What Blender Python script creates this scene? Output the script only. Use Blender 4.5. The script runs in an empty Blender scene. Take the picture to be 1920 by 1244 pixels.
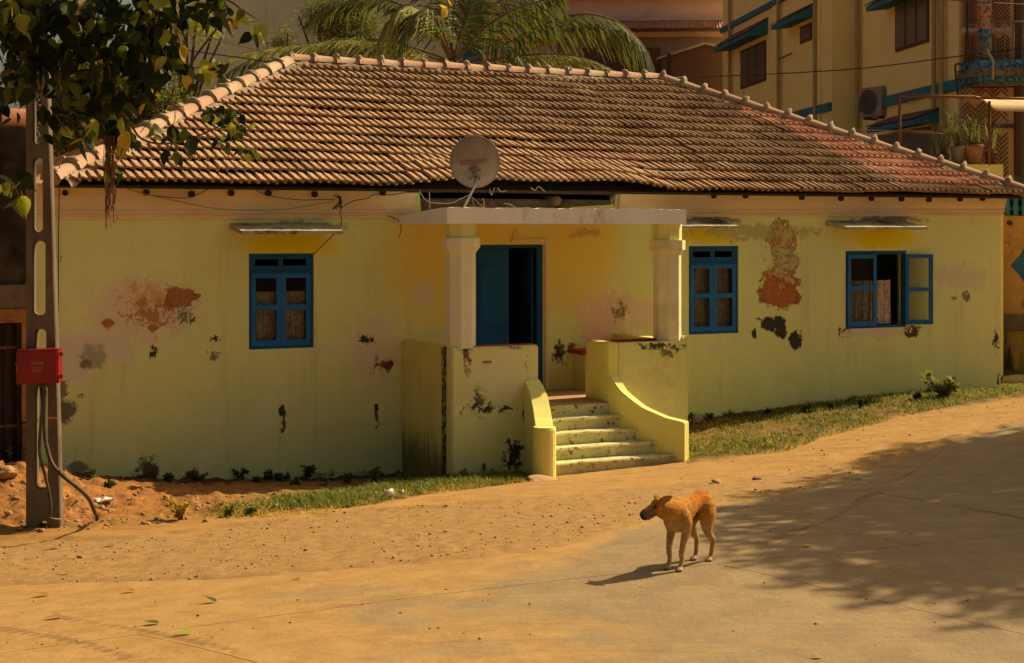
import bpy, bmesh, math, random
import numpy as np
from mathutils import Vector, Matrix, noise as mnoise
from math import radians as R, sin, cos, pi

random.seed(7); rng = np.random.default_rng(7)
scene = bpy.context.scene
# ------------------------------------------------------------------ camera
CX, CY, FPX = 960.0, 430.0, 2900.0      # photo pixels: optical axis column, horizon row, focal length
ZC = 3.2                                # eye height over the house's left corner
cam = bpy.data.cameras.new('camera'); cam_o = bpy.data.objects.new('camera', cam)
scene.collection.objects.link(cam_o)
cam.sensor_width = 36; cam.lens = FPX / 1920 * 36
cam.shift_y = -(622 - CY) / 1920
cam.clip_start = 0.1; cam.clip_end = 2000
cam_o.location = (0, 0, ZC); cam_o.rotation_euler = (R(90), 0, 0)
scene.camera = cam_o
# ------------------------------------------------------------------ light
SUN_EL, SUN_AZ = 43.0, 57.5             # azimuth clockwise from +Y
world = bpy.data.worlds.new('World'); scene.world = world; world.use_nodes = True
wn = world.node_tree.nodes; wl = world.node_tree.links; wn.clear()
sky = wn.new('ShaderNodeTexSky'); sky.sky_type = 'NISHITA'; sky.sun_disc = False
sky.sun_elevation = R(SUN_EL); sky.sun_rotation = R(SUN_AZ)
sky.air_density = 0.8; sky.dust_density = 6.0; sky.ozone_density = 0.5; sky.altitude = 100
tint = wn.new('ShaderNodeMix'); tint.data_type = 'RGBA'; tint.blend_type = 'MULTIPLY'
tint.inputs[0].default_value = 1.0; tint.inputs[7].default_value = (1.0, 0.87, 0.62, 1)
bg = wn.new('ShaderNodeBackground'); bg.inputs[1].default_value = 0.08
wo = wn.new('ShaderNodeOutputWorld')
wl.new(sky.outputs[0], tint.inputs[6]); wl.new(tint.outputs[2], bg.inputs[0]); wl.new(bg.outputs[0], wo.inputs[0])
sun = bpy.data.lights.new('sun', 'SUN'); sun.energy = 5.0; sun.angle = R(0.53); sun.color = (1.0, 0.83, 0.52)
sun_o = bpy.data.objects.new('sun', sun); scene.collection.objects.link(sun_o)
SD = Vector((sin(R(SUN_AZ)) * cos(R(SUN_EL)), cos(R(SUN_AZ)) * cos(R(SUN_EL)), sin(R(SUN_EL))))
sun_o.rotation_euler = SD.to_track_quat('Z', 'Y').to_euler(); sun_o.location = (20, 20, 30)
vs = scene.view_settings
scene.display_settings.display_device = 'sRGB'
vs.view_transform = 'Standard'; vs.look = 'None'; vs.gamma = 1; vs.exposure = 0.28; vs.use_curve_mapping = False
scene.render.engine = 'CYCLES'
scene.cycles.max_bounces = 8; scene.cycles.diffuse_bounces = 4; scene.cycles.transparent_max_bounces = 16
scene.cycles.use_denoising = True

# ------------------------------------------------------------------ helpers
COL = scene.collection
def link(o, parent=None):
    COL.objects.link(o)
    if parent is not None: o.parent = parent
    return o
def tag(o, label=None, cat=None, group=None, kind=None):
    if label: o['label'] = label
    if cat: o['category'] = cat
    if group: o['group'] = group
    if kind: o['kind'] = kind
    return o
def empty(name, loc=(0, 0, 0), rz=0.0, **k):
    o = bpy.data.objects.new(name, None); link(o); o.location = loc; o.rotation_euler = (0, 0, rz)
    o.empty_display_size = .2
    return tag(o, **k)
def mesh_obj(name, verts, faces, mat, parent=None, smooth=False, **k):
    me = bpy.data.meshes.new(name); me.from_pydata([tuple(v) for v in verts], [], [tuple(f) for f in faces])
    me.materials.append(mat)
    if smooth: me.polygons.foreach_set('use_smooth', [True] * len(me.polygons))
    me.update()
    o = bpy.data.objects.new(name, me); link(o, parent)
    return tag(o, **k)
def np_mesh(name, V, Fc, mat, parent=None, smooth=False, **k):
    """V (n,3), Fc (m,3|4) numpy"""
    me = bpy.data.meshes.new(name); n, m, q = len(V), len(Fc), Fc.shape[1]
    me.vertices.add(n); me.vertices.foreach_set('co', np.asarray(V, np.float32).ravel())
    me.loops.add(m * q); me.loops.foreach_set('vertex_index', Fc.astype(np.int32).ravel())
    me.polygons.add(m); me.polygons.foreach_set('loop_start', np.arange(0, m * q, q, dtype=np.int32))
    try: me.polygons.foreach_set('loop_total', np.full(m, q, np.int32))
    except Exception: pass
    if smooth: me.polygons.foreach_set('use_smooth', np.ones(m, bool))
    me.update(calc_edges=True); me.validate()
    me.materials.append(mat)
    o = bpy.data.objects.new(name, me); link(o, parent)
    return tag(o, **k)
def bm_obj(name, bm, mat, parent=None, smooth=False, **k):
    me = bpy.data.meshes.new(name); bm.normal_update(); bm.to_mesh(me); bm.free(); me.materials.append(mat)
    if smooth: me.polygons.foreach_set('use_smooth', [True] * len(me.polygons))
    o = bpy.data.objects.new(name, me); link(o, parent)
    return tag(o, **k)
def bbox(bm, x0, x1, y0, y1, z0, z1):
    vs_ = [bm.verts.new(p) for p in ((x0,y0,z0),(x1,y0,z0),(x1,y1,z0),(x0,y1,z0),(x0,y0,z1),(x1,y0,z1),(x1,y1,z1),(x0,y1,z1))]
    for f in ((0,3,2,1),(4,5,6,7),(0,1,5,4),(1,2,6,5),(2,3,7,6),(3,0,4,7)): bm.faces.new([vs_[i] for i in f])
    return vs_
def box(name, mat, x0, x1, y0, y1, z0, z1, parent=None, bev=0.0, **k):
    bm = bmesh.new(); bbox(bm, x0, x1, y0, y1, z0, z1)
    if bev: bmesh.ops.bevel(bm, geom=bm.edges[:], offset=bev, segments=2, affect='EDGES')
    return bm_obj(name, bm, mat, parent, **k)
def prism(bm, pts, d):
    """pts: list of 3D points of a planar loop, d: extrusion vector"""
    a = [bm.verts.new(p) for p in pts]; b = [bm.verts.new(Vector(p) + Vector(d)) for p in pts]
    n = len(pts); bm.faces.new(a[::-1]); bm.faces.new(b)
    for i in range(n): bm.faces.new((a[i], a[(i+1) % n], b[(i+1) % n], b[i]))
    bmesh.ops.recalc_face_normals(bm, faces=bm.faces[:])
def plate_mesh(outline, holes, t):
    """2D outline with holes in XY, thickness t (from 0 to t along Z), as a mesh"""
    cu = bpy.data.curves.new('plate', 'CURVE'); cu.dimensions = '2D'; cu.fill_mode = 'BOTH'; cu.extrude = t / 2
    for loop in [outline] + list(holes):
        s = cu.splines.new('POLY'); s.points.add(len(loop) - 1); s.use_cyclic_u = True
        for p, q in zip(s.points, loop): p.co = (q[0], q[1], 0, 1)
    ob = bpy.data.objects.new('plate', cu); COL.objects.link(ob)
    dg = bpy.context.evaluated_depsgraph_get(); dg.update()
    me = bpy.data.meshes.new_from_object(ob.evaluated_get(dg)); COL.objects.unlink(ob)
    bpy.data.objects.remove(ob); bpy.data.curves.remove(cu)
    me.transform(Matrix.Translation((0, 0, t / 2)))
    bm = bmesh.new(); bm.from_mesh(me); bmesh.ops.remove_doubles(bm, verts=bm.verts, dist=1e-5)
    bmesh.ops.recalc_face_normals(bm, faces=bm.faces[:]); bm.to_mesh(me); bm.free()
    return me
def plate_v(name, mat, outline, holes, v0, t, parent=None, **k):
    """plate standing in the (x,z) plane, front face at y=v0, going back to v0+t"""
    me = plate_mesh(outline, holes, t)
    me.transform(Matrix(((1,0,0,0),(0,0,1,v0),(0,1,0,0),(0,0,0,1))))
    me.flip_normals()
    me.materials.clear(); me.materials.append(mat); me.name = name
    o = bpy.data.objects.new(name, me); link(o, parent); return tag(o, **k)
def rect(x0, x1, y0, y1): return [(x0, y0), (x1, y0), (x1, y1), (x0, y1)]
def rrect(x0, x1, y0, y1, r, n=4, wob=0.0):
    out = []
    for cx, cy, a in ((x1-r, y0+r, -90), (x1-r, y1-r, 0), (x0+r, y1-r, 90), (x0+r, y0+r, 180)):
        for i in range(n + 1):
            t = R(a + 90 * i / n); out.append((cx + r*cos(t) + random.uniform(-wob, wob), cy + r*sin(t)))
    return out
def smooth_path(pts, n=6):
    P = [Vector(p) for p in pts]
    if len(P) < 3: return P
    out = []
    for i in range(len(P) - 1):
        p0, p1, p2, p3 = P[max(i-1, 0)], P[i], P[i+1], P[min(i+2, len(P)-1)]
        for j in range(n):
            t = j / n
            out.append(0.5*((2*p1) + (p2-p0)*t + (2*p0-5*p1+4*p2-p3)*t*t + (3*p1-p0-3*p2+p3)*t**3))
    out.append(P[-1]); return out
def tube_geo(pts, rad, seg=6, V=None, Fc=None, cap=True):
    V = [] if V is None else V; Fc = [] if Fc is None else Fc
    P = [Vector(p) for p in pts]; n = len(P)
    rr = rad if hasattr(rad, '__len__') else [rad] * n
    up = Vector((0, 0, 1)); base = len(V); prev = None
    for i in range(n):
        t = (P[min(i+1, n-1)] - P[max(i-1, 0)]).normalized()
        a = t.cross(up if abs(t.z) < .95 else Vector((1, 0, 0))).normalized() if prev is None else (prev - t*prev.dot(t)).normalized()
        b = t.cross(a); prev = a
        for j in range(seg):
            q = 2*pi*j/seg; V.append(P[i] + (a*cos(q) + b*sin(q))*rr[i])
    for i in range(n - 1):
        for j in range(seg):
            k = (j+1) % seg
            Fc.append((base+i*seg+j, base+i*seg+k, base+(i+1)*seg+k, base+(i+1)*seg+j))
    if cap: Fc.append(tuple(base+j for j in range(seg))[::-1]); Fc.append(tuple(base+(n-1)*seg+j for j in range(seg)))
    return V, Fc
def tube(name, mat, pts, rad, seg=6, parent=None, smooth=True, **k):
    V, Fc = tube_geo(pts, rad, seg)
    return mesh_obj(name, V, Fc, mat, parent, smooth, **k)
def sag(p, q, s, n=24):
    p, q = Vector(p), Vector(q)
    return [p.lerp(q, i/n) - Vector((0, 0, s*4*(i/n)*(1-i/n))) for i in range(n+1)]
def nz(x, y, z=0.0, s=1.0, o=3):
    return mnoise.fractal(Vector((x*s, y*s, z*s)), 1.0, 2.0, o)
def at(px, py, y):
    """the world point seen at photo pixel (px,py) at distance y along the view axis"""
    return Vector(((px - CX) / FPX * y, y, ZC - (py - CY) / FPX * y))

# ------------------------------------------------------------------ materials
MATS = {}
class NT:
    def __init__(s, name, rough=.85, spec=.3):
        s.m = bpy.data.materials.new(name); s.m.use_nodes = True; s.t = s.m.node_tree
        s.n = s.t.nodes; s.l = s.t.links; s.b = s.n['Principled BSDF']
        s.b.inputs['Roughness'].default_value = rough; s.b.inputs['Specular IOR Level'].default_value = spec
        MATS[name] = s.m
    def pos(s, obj=False):
        if obj: return s.n.new('ShaderNodeTexCoord').outputs['Object']
        return s.n.new('ShaderNodeNewGeometry').outputs['Position']
    def noise(s, vec, scale, detail=5, rough=.6, dist=0.0, stretch=None):
        if stretch:
            mp = s.n.new('ShaderNodeMapping'); mp.inputs['Scale'].default_value = stretch
            s.l.new(vec, mp.inputs[0]); vec = mp.outputs[0]
        t = s.n.new('ShaderNodeTexNoise'); t.inputs['Scale'].default_value = scale; t.inputs['Detail'].default_value = detail
        t.inputs['Roughness'].default_value = rough; t.inputs['Distortion'].default_value = dist
        s.l.new(vec, t.inputs['Vector']); return t.outputs[0]
    def vor(s, vec, scale, feat='F1', out=0):
        t = s.n.new('ShaderNodeTexVoronoi'); t.feature = feat; t.inputs['Scale'].default_value = scale
        s.l.new(vec, t.inputs['Vector']); return t.outputs[out]
    def ramp(s, fac, a, b, c0=(0,0,0,1), c1=(1,1,1,1)):
        t = s.n.new('ShaderNodeMapRange'); t.interpolation_type = 'SMOOTHSTEP'
        t.inputs[1].default_value = a; t.inputs[2].default_value = b; s.l.new(fac, t.inputs[0]); return t.outputs[0]
    def math(s, op, a, b=0.0, clamp=False):
        t = s.n.new('ShaderNodeMath'); t.operation = op; t.use_clamp = clamp
        for i, q in enumerate((a, b)):
            if hasattr(q, 'links'): s.l.new(q, t.inputs[i])
            else: t.inputs[i].default_value = q
        return t.outputs[0]
    def mix(s, fac, a, b, mode='MIX'):
        t = s.n.new('ShaderNodeMix'); t.data_type = 'RGBA'; t.blend_type = mode
        for i, q in ((0, fac), (6, a), (7, b)):
            if hasattr(q, 'links'): s.l.new(q, t.inputs[i])
            elif i == 0: t.inputs[0].default_value = q
            else: t.inputs[i].default_value = (q[0], q[1], q[2], 1)
        return t.outputs[2]
    def attr(s, name):
        t = s.n.new('ShaderNodeAttribute'); t.attribute_name = name; return t.outputs['Fac']
    def rnd(s): return s.n.new('ShaderNodeObjectInfo').outputs['Random']
    def bump(s, h, strength=.4, dist=.01, prev=None):
        t = s.n.new('ShaderNodeBump'); t.inputs['Strength'].default_value = strength; t.inputs['Distance'].default_value = dist
        s.l.new(h, t.inputs['Height'])
        if prev is not None: s.l.new(prev, t.inputs['Normal'])
        return t.outputs[0]
    def out(s, col=None, bump=None):
        if col is not None:
            if hasattr(col, 'links'): s.l.new(col, s.b.inputs['Base Color'])
            else: s.b.inputs['Base Color'].default_value = (*col, 1)
        if bump is not None: s.l.new(bump, s.b.inputs['Normal'])
        return s.m
def pm(name, c1, c2, scale=3, rough=.85, bump=.3, bscale=40, c3=None, stretch=None, bdist=.01, obj=False, spec=.3, metal=0, s3=1.0, t3=(.55,.7)):
    t = NT(name, rough, spec); p = t.pos(obj)
    n1 = t.noise(p, scale, 6, .65, stretch=stretch)
    c = t.mix(t.ramp(n1, .35, .65), c1, c2)
    if c3: c = t.mix(t.ramp(t.noise(p, scale*.37*s3, 8, .7, stretch=stretch), *t3), c, c3)
    b = t.bump(t.noise(p, bscale, 4, .6, stretch=stretch), bump, bdist)
    t.b.inputs['Metallic'].default_value = metal
    return t.out(c, b)
# ------------------------------------------------------------------ house frame
HX, HY, HA = -5.60, 19.1, R(26.3)
hc, hs = cos(HA), sin(HA)
def U(px, v=0.0):
    k = (px - CX) / FPX
    return (k*(HY + hc*v) - HX + hs*v) / (hc - k*hs)
def dep(u, v): return HY + hs*u + hc*v
def Z(px, py, v=0.0): return ZC - (py - CY) / FPX * dep(U(px, v), v)
def UZ(px, py, v=0.0): return (U(px, v), Z(px, py, v))
def W(u, v, z=0.0): return Vector((HX + hc*u - hs*v, HY + hs*u + hc*v, z))
FRONT = -1.70                                   # front plane of the porch

# ------------------------------------------------------------------ ground height
def plane_z(x, y): return .0511*np.clip(x, -14, 16) - .0204*np.clip(y, 2, 40) + .676
_ctrl = []
for px, py, v in ((40,914,0),(110,913,0),(430,909,0),(748,903,0),(1290,797,0),(1600,762,0),(1875,726,0),(848,905,FRONT),(1284,877,-2.68),(1025,906,-2.7),(1150,890,-2.7)):
    u = U(px, v); w = W(u, v); _ctrl.append((w.x, w.y, Z(px, py, v)))
for px, py, y in ((80,1003,15.8),(1290,1065,12.35),(960,1244,9.7),(0,1244,10.3),(1920,1244,9.7),(1900,655,34.),(1920,748,26.3),(0,900,18.6)):
    w = at(px, py, y); _ctrl.append(tuple(w))
for x, y in ((-20,10),(-20,40),(20,10),(20,45),(0,2),(0,50),(-10,2),(12,2)): _ctrl.append((x, y, float(plane_z(x, y))))
_C = np.array(_ctrl); _sg = 3.6
def _K(a, b): return np.exp(-((a[:, None, :] - b[None])**2).sum(2) / (2*_sg*_sg))
_w = np.linalg.solve(_K(_C[:, :2], _C[:, :2]) + 0.02*np.eye(len(_C)), _C[:, 2] - plane_z(_C[:, 0], _C[:, 1]))
def zg(x, y):
    x = np.asarray(x, float); y = np.asarray(y, float); sh = x.shape
    q = np.stack([x.ravel(), y.ravel()], 1); out = np.empty(len(q))
    for i in range(0, len(q), 50000): out[i:i+50000] = _K(q[i:i+50000], _C[:, :2]) @ _w
    return (out + plane_z(q[:, 0], q[:, 1])).reshape(sh)
def z1(x, y): return float(zg(np.array([x]), np.array([y]))[0])
def G(px, py):
    y = 15.0
    for _ in range(60):
        z = z1((px-CX)/FPX*y, y); y = .5*y + .5*(ZC - z)*FPX/(py - CY)
    return Vector(((px-CX)/FPX*y, y, z1((px-CX)/FPX*y, y)))
def in_poly(P, poly):
    x, y = P[:, 0], P[:, 1]; ins = np.zeros(len(P), bool); n = len(poly)
    for i in range(n):
        x1, y1 = poly[i][:2]; x2, y2 = poly[(i+1) % n][:2]
        c = ((y1 > y) != (y2 > y)) & (x < (x2-x1)*(y-y1)/((y2-y1) + 1e-12) + x1); ins ^= c
    return ins
def vnoise(x, y, s, seed=0, o=4):
    """cheap value noise 0..1, vectorised"""
    x = np.asarray(x)*s; y = np.asarray(y)*s; tot = 0; amp = 1; nrm = 0
    for k in range(o):
        g = np.random.default_rng(seed + k).random((256, 256))
        xi = np.floor(x).astype(int); yi = np.floor(y).astype(int); fx = x-xi; fy = y-yi
        fx = fx*fx*(3-2*fx); fy = fy*fy*(3-2*fy)
        a = g[xi % 256, yi % 256]; b = g[(xi+1) % 256, yi % 256]; c = g[xi % 256, (yi+1) % 256]; d = g[(xi+1) % 256, (yi+1) % 256]
        tot = tot + amp*((a*(1-fx)+b*fx)*(1-fy) + (c*(1-fx)+d*fx)*fy); nrm += amp
        amp *= .5; x = x*2.03+11.3; y = y*2.03+7.7
    return tot/nrm
def sstep(a, b, x): t = np.clip((x-a)/(b-a), 0, 1); return t*t*(3-2*t)
# zone borders, laid out once as world polylines (depth y of the border for each x/y bearing k)
def border(pts):
    k = [(p[0]-CX)/FPX for p in pts]; y = [G(*p).y for p in pts]
    return lambda kk: np.interp(kk, k, y)
B_conc = border([(-400,1110),(0,1105),(390,1095),(700,1072),(880,1055),(1100,1022),(1230,985),(1340,955),(1480,935),(1600,895),(1700,862),(1920,800),(2300,740)])
B_ledge = border([(-400,1030),(0,1022),(300,1012),(500,985),(700,965),(1000,945),(1300,915),(1500,890),(1700,855),(1920,795),(2300,735)])
B_soil = border([(-400,1025),(0,1018),(150,1006),(330,985),(500,972),(700,955),(850,930),(975,914),(990,840),(1275,830),(1295,878),(1480,852),(1560,820),(1700,788),(1920,756),(2300,700)])
def near(x, y, cx, cy, r): return np.exp(-((x-cx)**2 + (y-cy)**2)/(r*r))
_m1 = G(20, 925); _m2 = G(100, 960)
def rough_z(x, y):
    """relief on top of the smooth ground"""
    k = x/np.maximum(y, .1)
    yc, yl, ys = B_conc(k), B_ledge(k), B_soil(k)
    w = (vnoise(x, y, 1.1, 3)-.5)*.5
    dirt = sstep(-.05, .25, y - yc + w)                     # 1 on the dirt side
    led = sstep(-.04, .05, y - yl + w*.8 + (vnoise(x, y, 3, 9)-.5)*.3)
    soil = sstep(-.1, .3, y - ys + w*.6)
    left = sstep(-2.2, -3.6, x)
    n = vnoise(x, y, 7, 21, 4)-.5; n2 = vnoise(x, y, 16, 31, 3)-.5
    z = dirt*(.030 + n*.022 + n2*.020)*(1-.6*led*(1-soil)) + led*.045 + soil*(n*.05 + n2*.04) \
        + soil*left*(n*.02 + n2*.06) + (1-dirt)*(-.012)
    for m, h, r in ((_m1, .22, .9), (_m2, .10, .5)): z = z + h*near(x, y, m.x, m.y, r)*soil*(1+n)
    return z
def zt(x, y): return float(zg(np.array([x]), np.array([y]))[0] + rough_z(np.array([x]), np.array([y]))[0])
def GT(px, py):
    g = G(px, py); return Vector((g.x, g.y, zt(g.x, g.y)))

def build_ground():
    def axis(lo, hi, st, far):
        a = np.arange(lo, hi, st); e = []; d = st; p = hi
        while p < far: e.append(p); d *= 1.35; p += d
        e2 = []; d = st; p = lo - st
        while p > -far: e2.append(p); d *= 1.35; p -= d
        return np.concatenate([e2[::-1], a, e])
    xs = axis(-8.5, 10.5, .045, 600); ys = axis(8.8, 27.0, .045, 600)
    X, Y = np.meshgrid(xs, ys); nx, ny = len(xs), len(ys)
    fz = (np.abs(X) < 30) & (Y > 4) & (Y < 60)
    Zz = zg(X, Y); Zz = Zz + np.where(fz, rough_z(X, Y), 0)
    V = np.stack([X.ravel(), Y.ravel(), Zz.ravel()], 1)
    i = np.arange(nx*ny).reshape(ny, nx)
    Fc = np.stack([i[:-1, :-1].ravel(), i[:-1, 1:].ravel(), i[1:, 1:].ravel(), i[1:, :-1].ravel()], 1)
    o = np_mesh('ground', V, Fc, MATS['ground'], smooth=True, kind='structure')
    k = X/np.maximum(Y, .1); w = (vnoise(X, Y, 1.1, 3)-.5)*.6
    yc, yl, ys_ = B_conc(k), B_ledge(k), B_soil(k)
    a_grav = sstep(0, .3, Y-yc+w)*(1-sstep(-.1, .15, Y-yl+w*.6))
    a_soil = sstep(-.15, .3, Y-ys_+w*.6)
    a_red = sstep(-1.6, -3.8, X + w*2)*sstep(-.8, .6, Y-ys_+w)
    a_conc = 1-sstep(-.1, .2, Y-yc+w)
    vl = -hs*(X-HX)+hc*(Y-HY); ul = hc*(X-HX)+hs*(Y-HY)
    a_damp_shade = sstep(-.95, -.30, vl + w*.7)*(1-sstep(0, .6, vl))*sstep(-1, 0, ul)*sstep(16, 15, ul)  # shade along the wall foot painted in, over damp dark soil
    for nm, A in (('damp_shade', a_damp_shade), ('gravel', a_grav), ('soil', a_soil), ('red', a_red), ('conc', a_conc)):
        at_ = o.data.attributes.new(nm, 'FLOAT', 'POINT'); at_.data.foreach_set('value', A.ravel().astype(np.float32))
    return o
SAND, SAND2 = (.36,.195,.062), (.46,.275,.096)
def mat_ground():
    t = NT('ground', .95, .15); p = t.pos()
    big = t.noise(p, .45, 5, .6); mid = t.noise(p, 3.0, 8, .7); fine = t.noise(p, 45, 5, .7)
    st = t.noise(p, 2.2, 6, .6, stretch=(1, 4.5, 1))
    sand = t.mix(t.ramp(mid, .3, .7), SAND, SAND2)
    sand = t.mix(t.ramp(st, .52, .7), sand, (.29,.15,.052))
    sand = t.mix(t.math('MULTIPLY', t.ramp(fine, .48, .72), .6), sand, (.26,.135,.05))
    sand = t.mix(t.math('MULTIPLY', t.ramp(t.noise(p, 30, 6, .8), .60, .68), .7), sand, (.22,.115,.045))
    sand = t.mix(t.math('MULTIPLY', t.ramp(t.noise(p, 24, 6, .8), .62, .70), .6), sand, (.58,.38,.17))
    grav = t.mix(t.ramp(t.noise(p, 9, 8, .75), .36, .62), (.27,.15,.052), (.38,.22,.080))
    grav = t.mix(t.ramp(t.noise(p, 70, 3, .6), .52, .66), grav, (.42,.27,.12))
    c = t.mix(t.attr('gravel'), sand, grav)
    red = t.mix(t.ramp(t.noise(p, 5, 8, .75), .35, .68), (.25,.10,.028), (.42,.19,.055))
    red = t.mix(t.math('MULTIPLY', t.ramp(t.noise(p, 30, 4, .7), .5, .7), .6), red, (.17,.06,.018))
    c = t.mix(t.attr('red'), c, red)
    soil = t.mix(t.ramp(t.noise(p, 4, 6, .7), .3, .7), (.10,.075,.022), (.26,.145,.045))
    c = t.mix(t.math('MULTIPLY', t.attr('soil'), t.math('SUBTRACT', 1.0, t.attr('red'))), c, soil)
    c = t.mix(t.math('MULTIPLY', t.attr('damp_shade'), .9), c, (.05,.035,.018))
    c = t.mix(t.attr('conc'), c, t.mix(t.ramp(fine, .3, .7), (.24,.15,.07), (.34,.21,.10)))
    hb = t.math('ADD', t.noise(p, 22, 8, .75), t.math('MULTIPLY', t.noise(p, 110, 4, .7), .35))
    return t.out(c, t.bump(hb, .8, .014))
def mat_concrete():
    t = NT('dusty_concrete', .9, .2); p = t.pos()
    con = t.mix(t.ramp(t.noise(p, 2.5, 8, .7), .35, .68), (.25,.175,.095), (.33,.235,.122))
    con = t.mix(t.math('MULTIPLY', t.ramp(t.noise(p, 60, 4, .7), .5, .75), .5), con, (.20,.125,.07))
    dust = t.mix(t.ramp(t.noise(p, 4, 7, .7), .3, .7), (.35,.19,.060), (.46,.275,.10))
    x = t.n.new('ShaderNodeSeparateXYZ'); t.l.new(p, x.inputs[0])
    lf = t.math('MULTIPLY', t.math('ADD', x.outputs[0], 1.5), -.075)         # the dust thins out up the road
    nr = t.math('MULTIPLY', t.math('SUBTRACT', x.outputs[1], 12.3), -.065)
    f = t.math('ADD', t.noise(p, .55, 8, .62, dist=.6, stretch=(1, 1.8, 1)), t.math('ADD', lf, nr))
    f = t.math('ADD', f, t.math('MULTIPLY', t.attr('edge_dust'), .30))
    f2 = t.math('ADD', f, t.math('MULTIPLY', t.noise(p, 7, 6, .7), .16))
    c = t.mix(t.ramp(f2, .50, .72), con, dust)
    tr = t.noise(p, 1.6, 6, .6, dist=.4, stretch=(.35, 4.5, 1))               # faint wheel drag streaks
    c = t.mix(t.math('MULTIPLY', t.ramp(tr, .55, .72), .38), c, (.25,.125,.042))
    gm = t.ramp(t.math('ADD', t.math('MULTIPLY', t.attr('grit'), .55), t.math('MULTIPLY', t.noise(p, 11, 8, .8), .8)), .62, .80)
    c = t.mix(t.math('MULTIPLY', gm, .6), c, (.17,.10,.045))
    c = t.mix(t.math('MULTIPLY', t.ramp(t.noise(p, 34, 7, .85), .57, .68), .6), c, (.19,.105,.045))
    c = t.mix(t.math('MULTIPLY', t.ramp(t.noise(p, 55, 3, .6), .60, .68), .6), c, (.50,.34,.17))
    c = t.mix(t.math('MULTIPLY', t.ramp(t.noise(p, 1.1, 8, .75, dist=1.2), .56, .64), .35), c, (.27,.155,.065))
    hb = t.math('ADD', t.noise(p, 12, 8, .7), t.math('MULTIPLY', t.noise(p, 120, 4, .7), .4))
    return t.out(c, t.bump(hb, .7, .02))
def build_road():
    road = empty('road', tuple(G(1290, 1120)), kind='structure')
    ox, oy, oz = road.location
    J = (G(390,1175), G(1920,1003)); K1 = (G(1640,925), G(1480,1010)); K2 = (G(1640,925), G(1920,975)); K3 = (G(1110,1022), G(1185,1078))
    K4 = (G(1390,1070), G(1650,1130)); K5 = (G(100,1160), G(400,1225)); K6 = (G(900, 1150), G(1010, 1235))
    slabs = [([J,K1], G(600,1130)), ([J,K1,K2], G(1600,1000)), ([J,K1,K2], G(1850,900)),
             ([J,K5], G(120,1220)), ([J,K5,K4], G(700,1200)), ([J,K4], G(1800,1080))]
    GRIT = [[G(*p) for p in l] for l in ([(95,1158),(250,1183),(340,1200),(450,1225)], [(-10,1180),(100,1198),(160,1210),(250,1240)], [(1640,926),(1760,948),(1925,976)], [(1640,926),(1600,950),(1560,975),(1460,1012),(1380,1036)], [(1575,1002),(1650,1012),(1720,1028)], [(1570,895),(1650,910),(1720,885)])]
    for cuts, ins in slabs:
        bm = bmesh.new()
        xs = np.arange(-6.5, 9.5, .09); ys = np.arange(8.9, 25, .09)
        X, Y = np.meshgrid(xs, ys); k = X/Y; keep = Y < B_conc(k) + .7
        Zv = zg(X, Y); vv = {}
        for a in range(len(ys)):
            for b in range(len(xs)):
                if keep[a, b]: vv[a, b] = bm.verts.new((X[a, b]-ox, Y[a, b]-oy, Zv[a, b]-oz+.012))
        for a in range(len(ys)-1):
            for b in range(len(xs)-1):
                q = [(a, b), (a, b+1), (a+1, b+1), (a+1, b)]
                if all(i in vv for i in q): bm.faces.new([vv[i] for i in q])
        for A, B in cuts:
            d = (B-A); n = Vector((-d.y, d.x, 0)).normalized()
            if (ins-A).dot(n) > 0: n = -n
            co = Vector((A.x-ox, A.y-oy, 0)) - n*.004
            bmesh.ops.bisect_plane(bm, geom=bm.verts[:]+bm.edges[:]+bm.faces[:], plane_co=co, plane_no=n, clear_outer=True)
        for v in bm.verts:
            if v.is_boundary:
                q = .010*mnoise.noise(Vector((v.co.x*4, v.co.y*4, 0))); v.co.x += q; v.co.y += q
        ed = [e for e in bm.edges if e.is_boundary]
        r = bmesh.ops.extrude_edge_only(bm, edges=ed)
        for v in r['geom']:
            if isinstance(v, bmesh.types.BMVert): v.co.z -= .05
        o = bm_obj('concrete_slab', bm, MATS['dusty_concrete'], road)
        q = np.array([v.co[:] for v in o.data.vertices]); gr = np.zeros(len(q))
        for P in GRIT:
            for A, B in zip(P, P[1:]):
                ab = np.array([B.x-A.x, B.y-A.y]); ap = np.stack([q[:, 0]+ox-A.x, q[:, 1]+oy-A.y], 1); tt = np.clip((ap@ab)/(ab@ab), 0, 1)
                dd = np.linalg.norm(ap-tt[:, None]*ab, axis=1); gr = np.maximum(gr, sstep(.10, .0, dd)*(.6+.8*vnoise(q[:, 0], q[:, 1], 2.0, 77, 3)))
        a_ = o.data.attributes.new('grit', 'FLOAT', 'POINT'); a_.data.foreach_set('value', gr.astype(np.float32))
        xx, yy = q[:, 0]+ox, q[:, 1]+oy
        ed_ = sstep(-1.6, .1, yy-B_conc(xx/yy))*sstep(3.5, -1.5, xx) + sstep(-.5, .1, yy-B_conc(xx/yy))*.6
        a_ = o.data.attributes.new('edge_dust', 'FLOAT', 'POINT'); a_.data.foreach_set('value', ed_.astype(np.float32))
    return road
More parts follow.
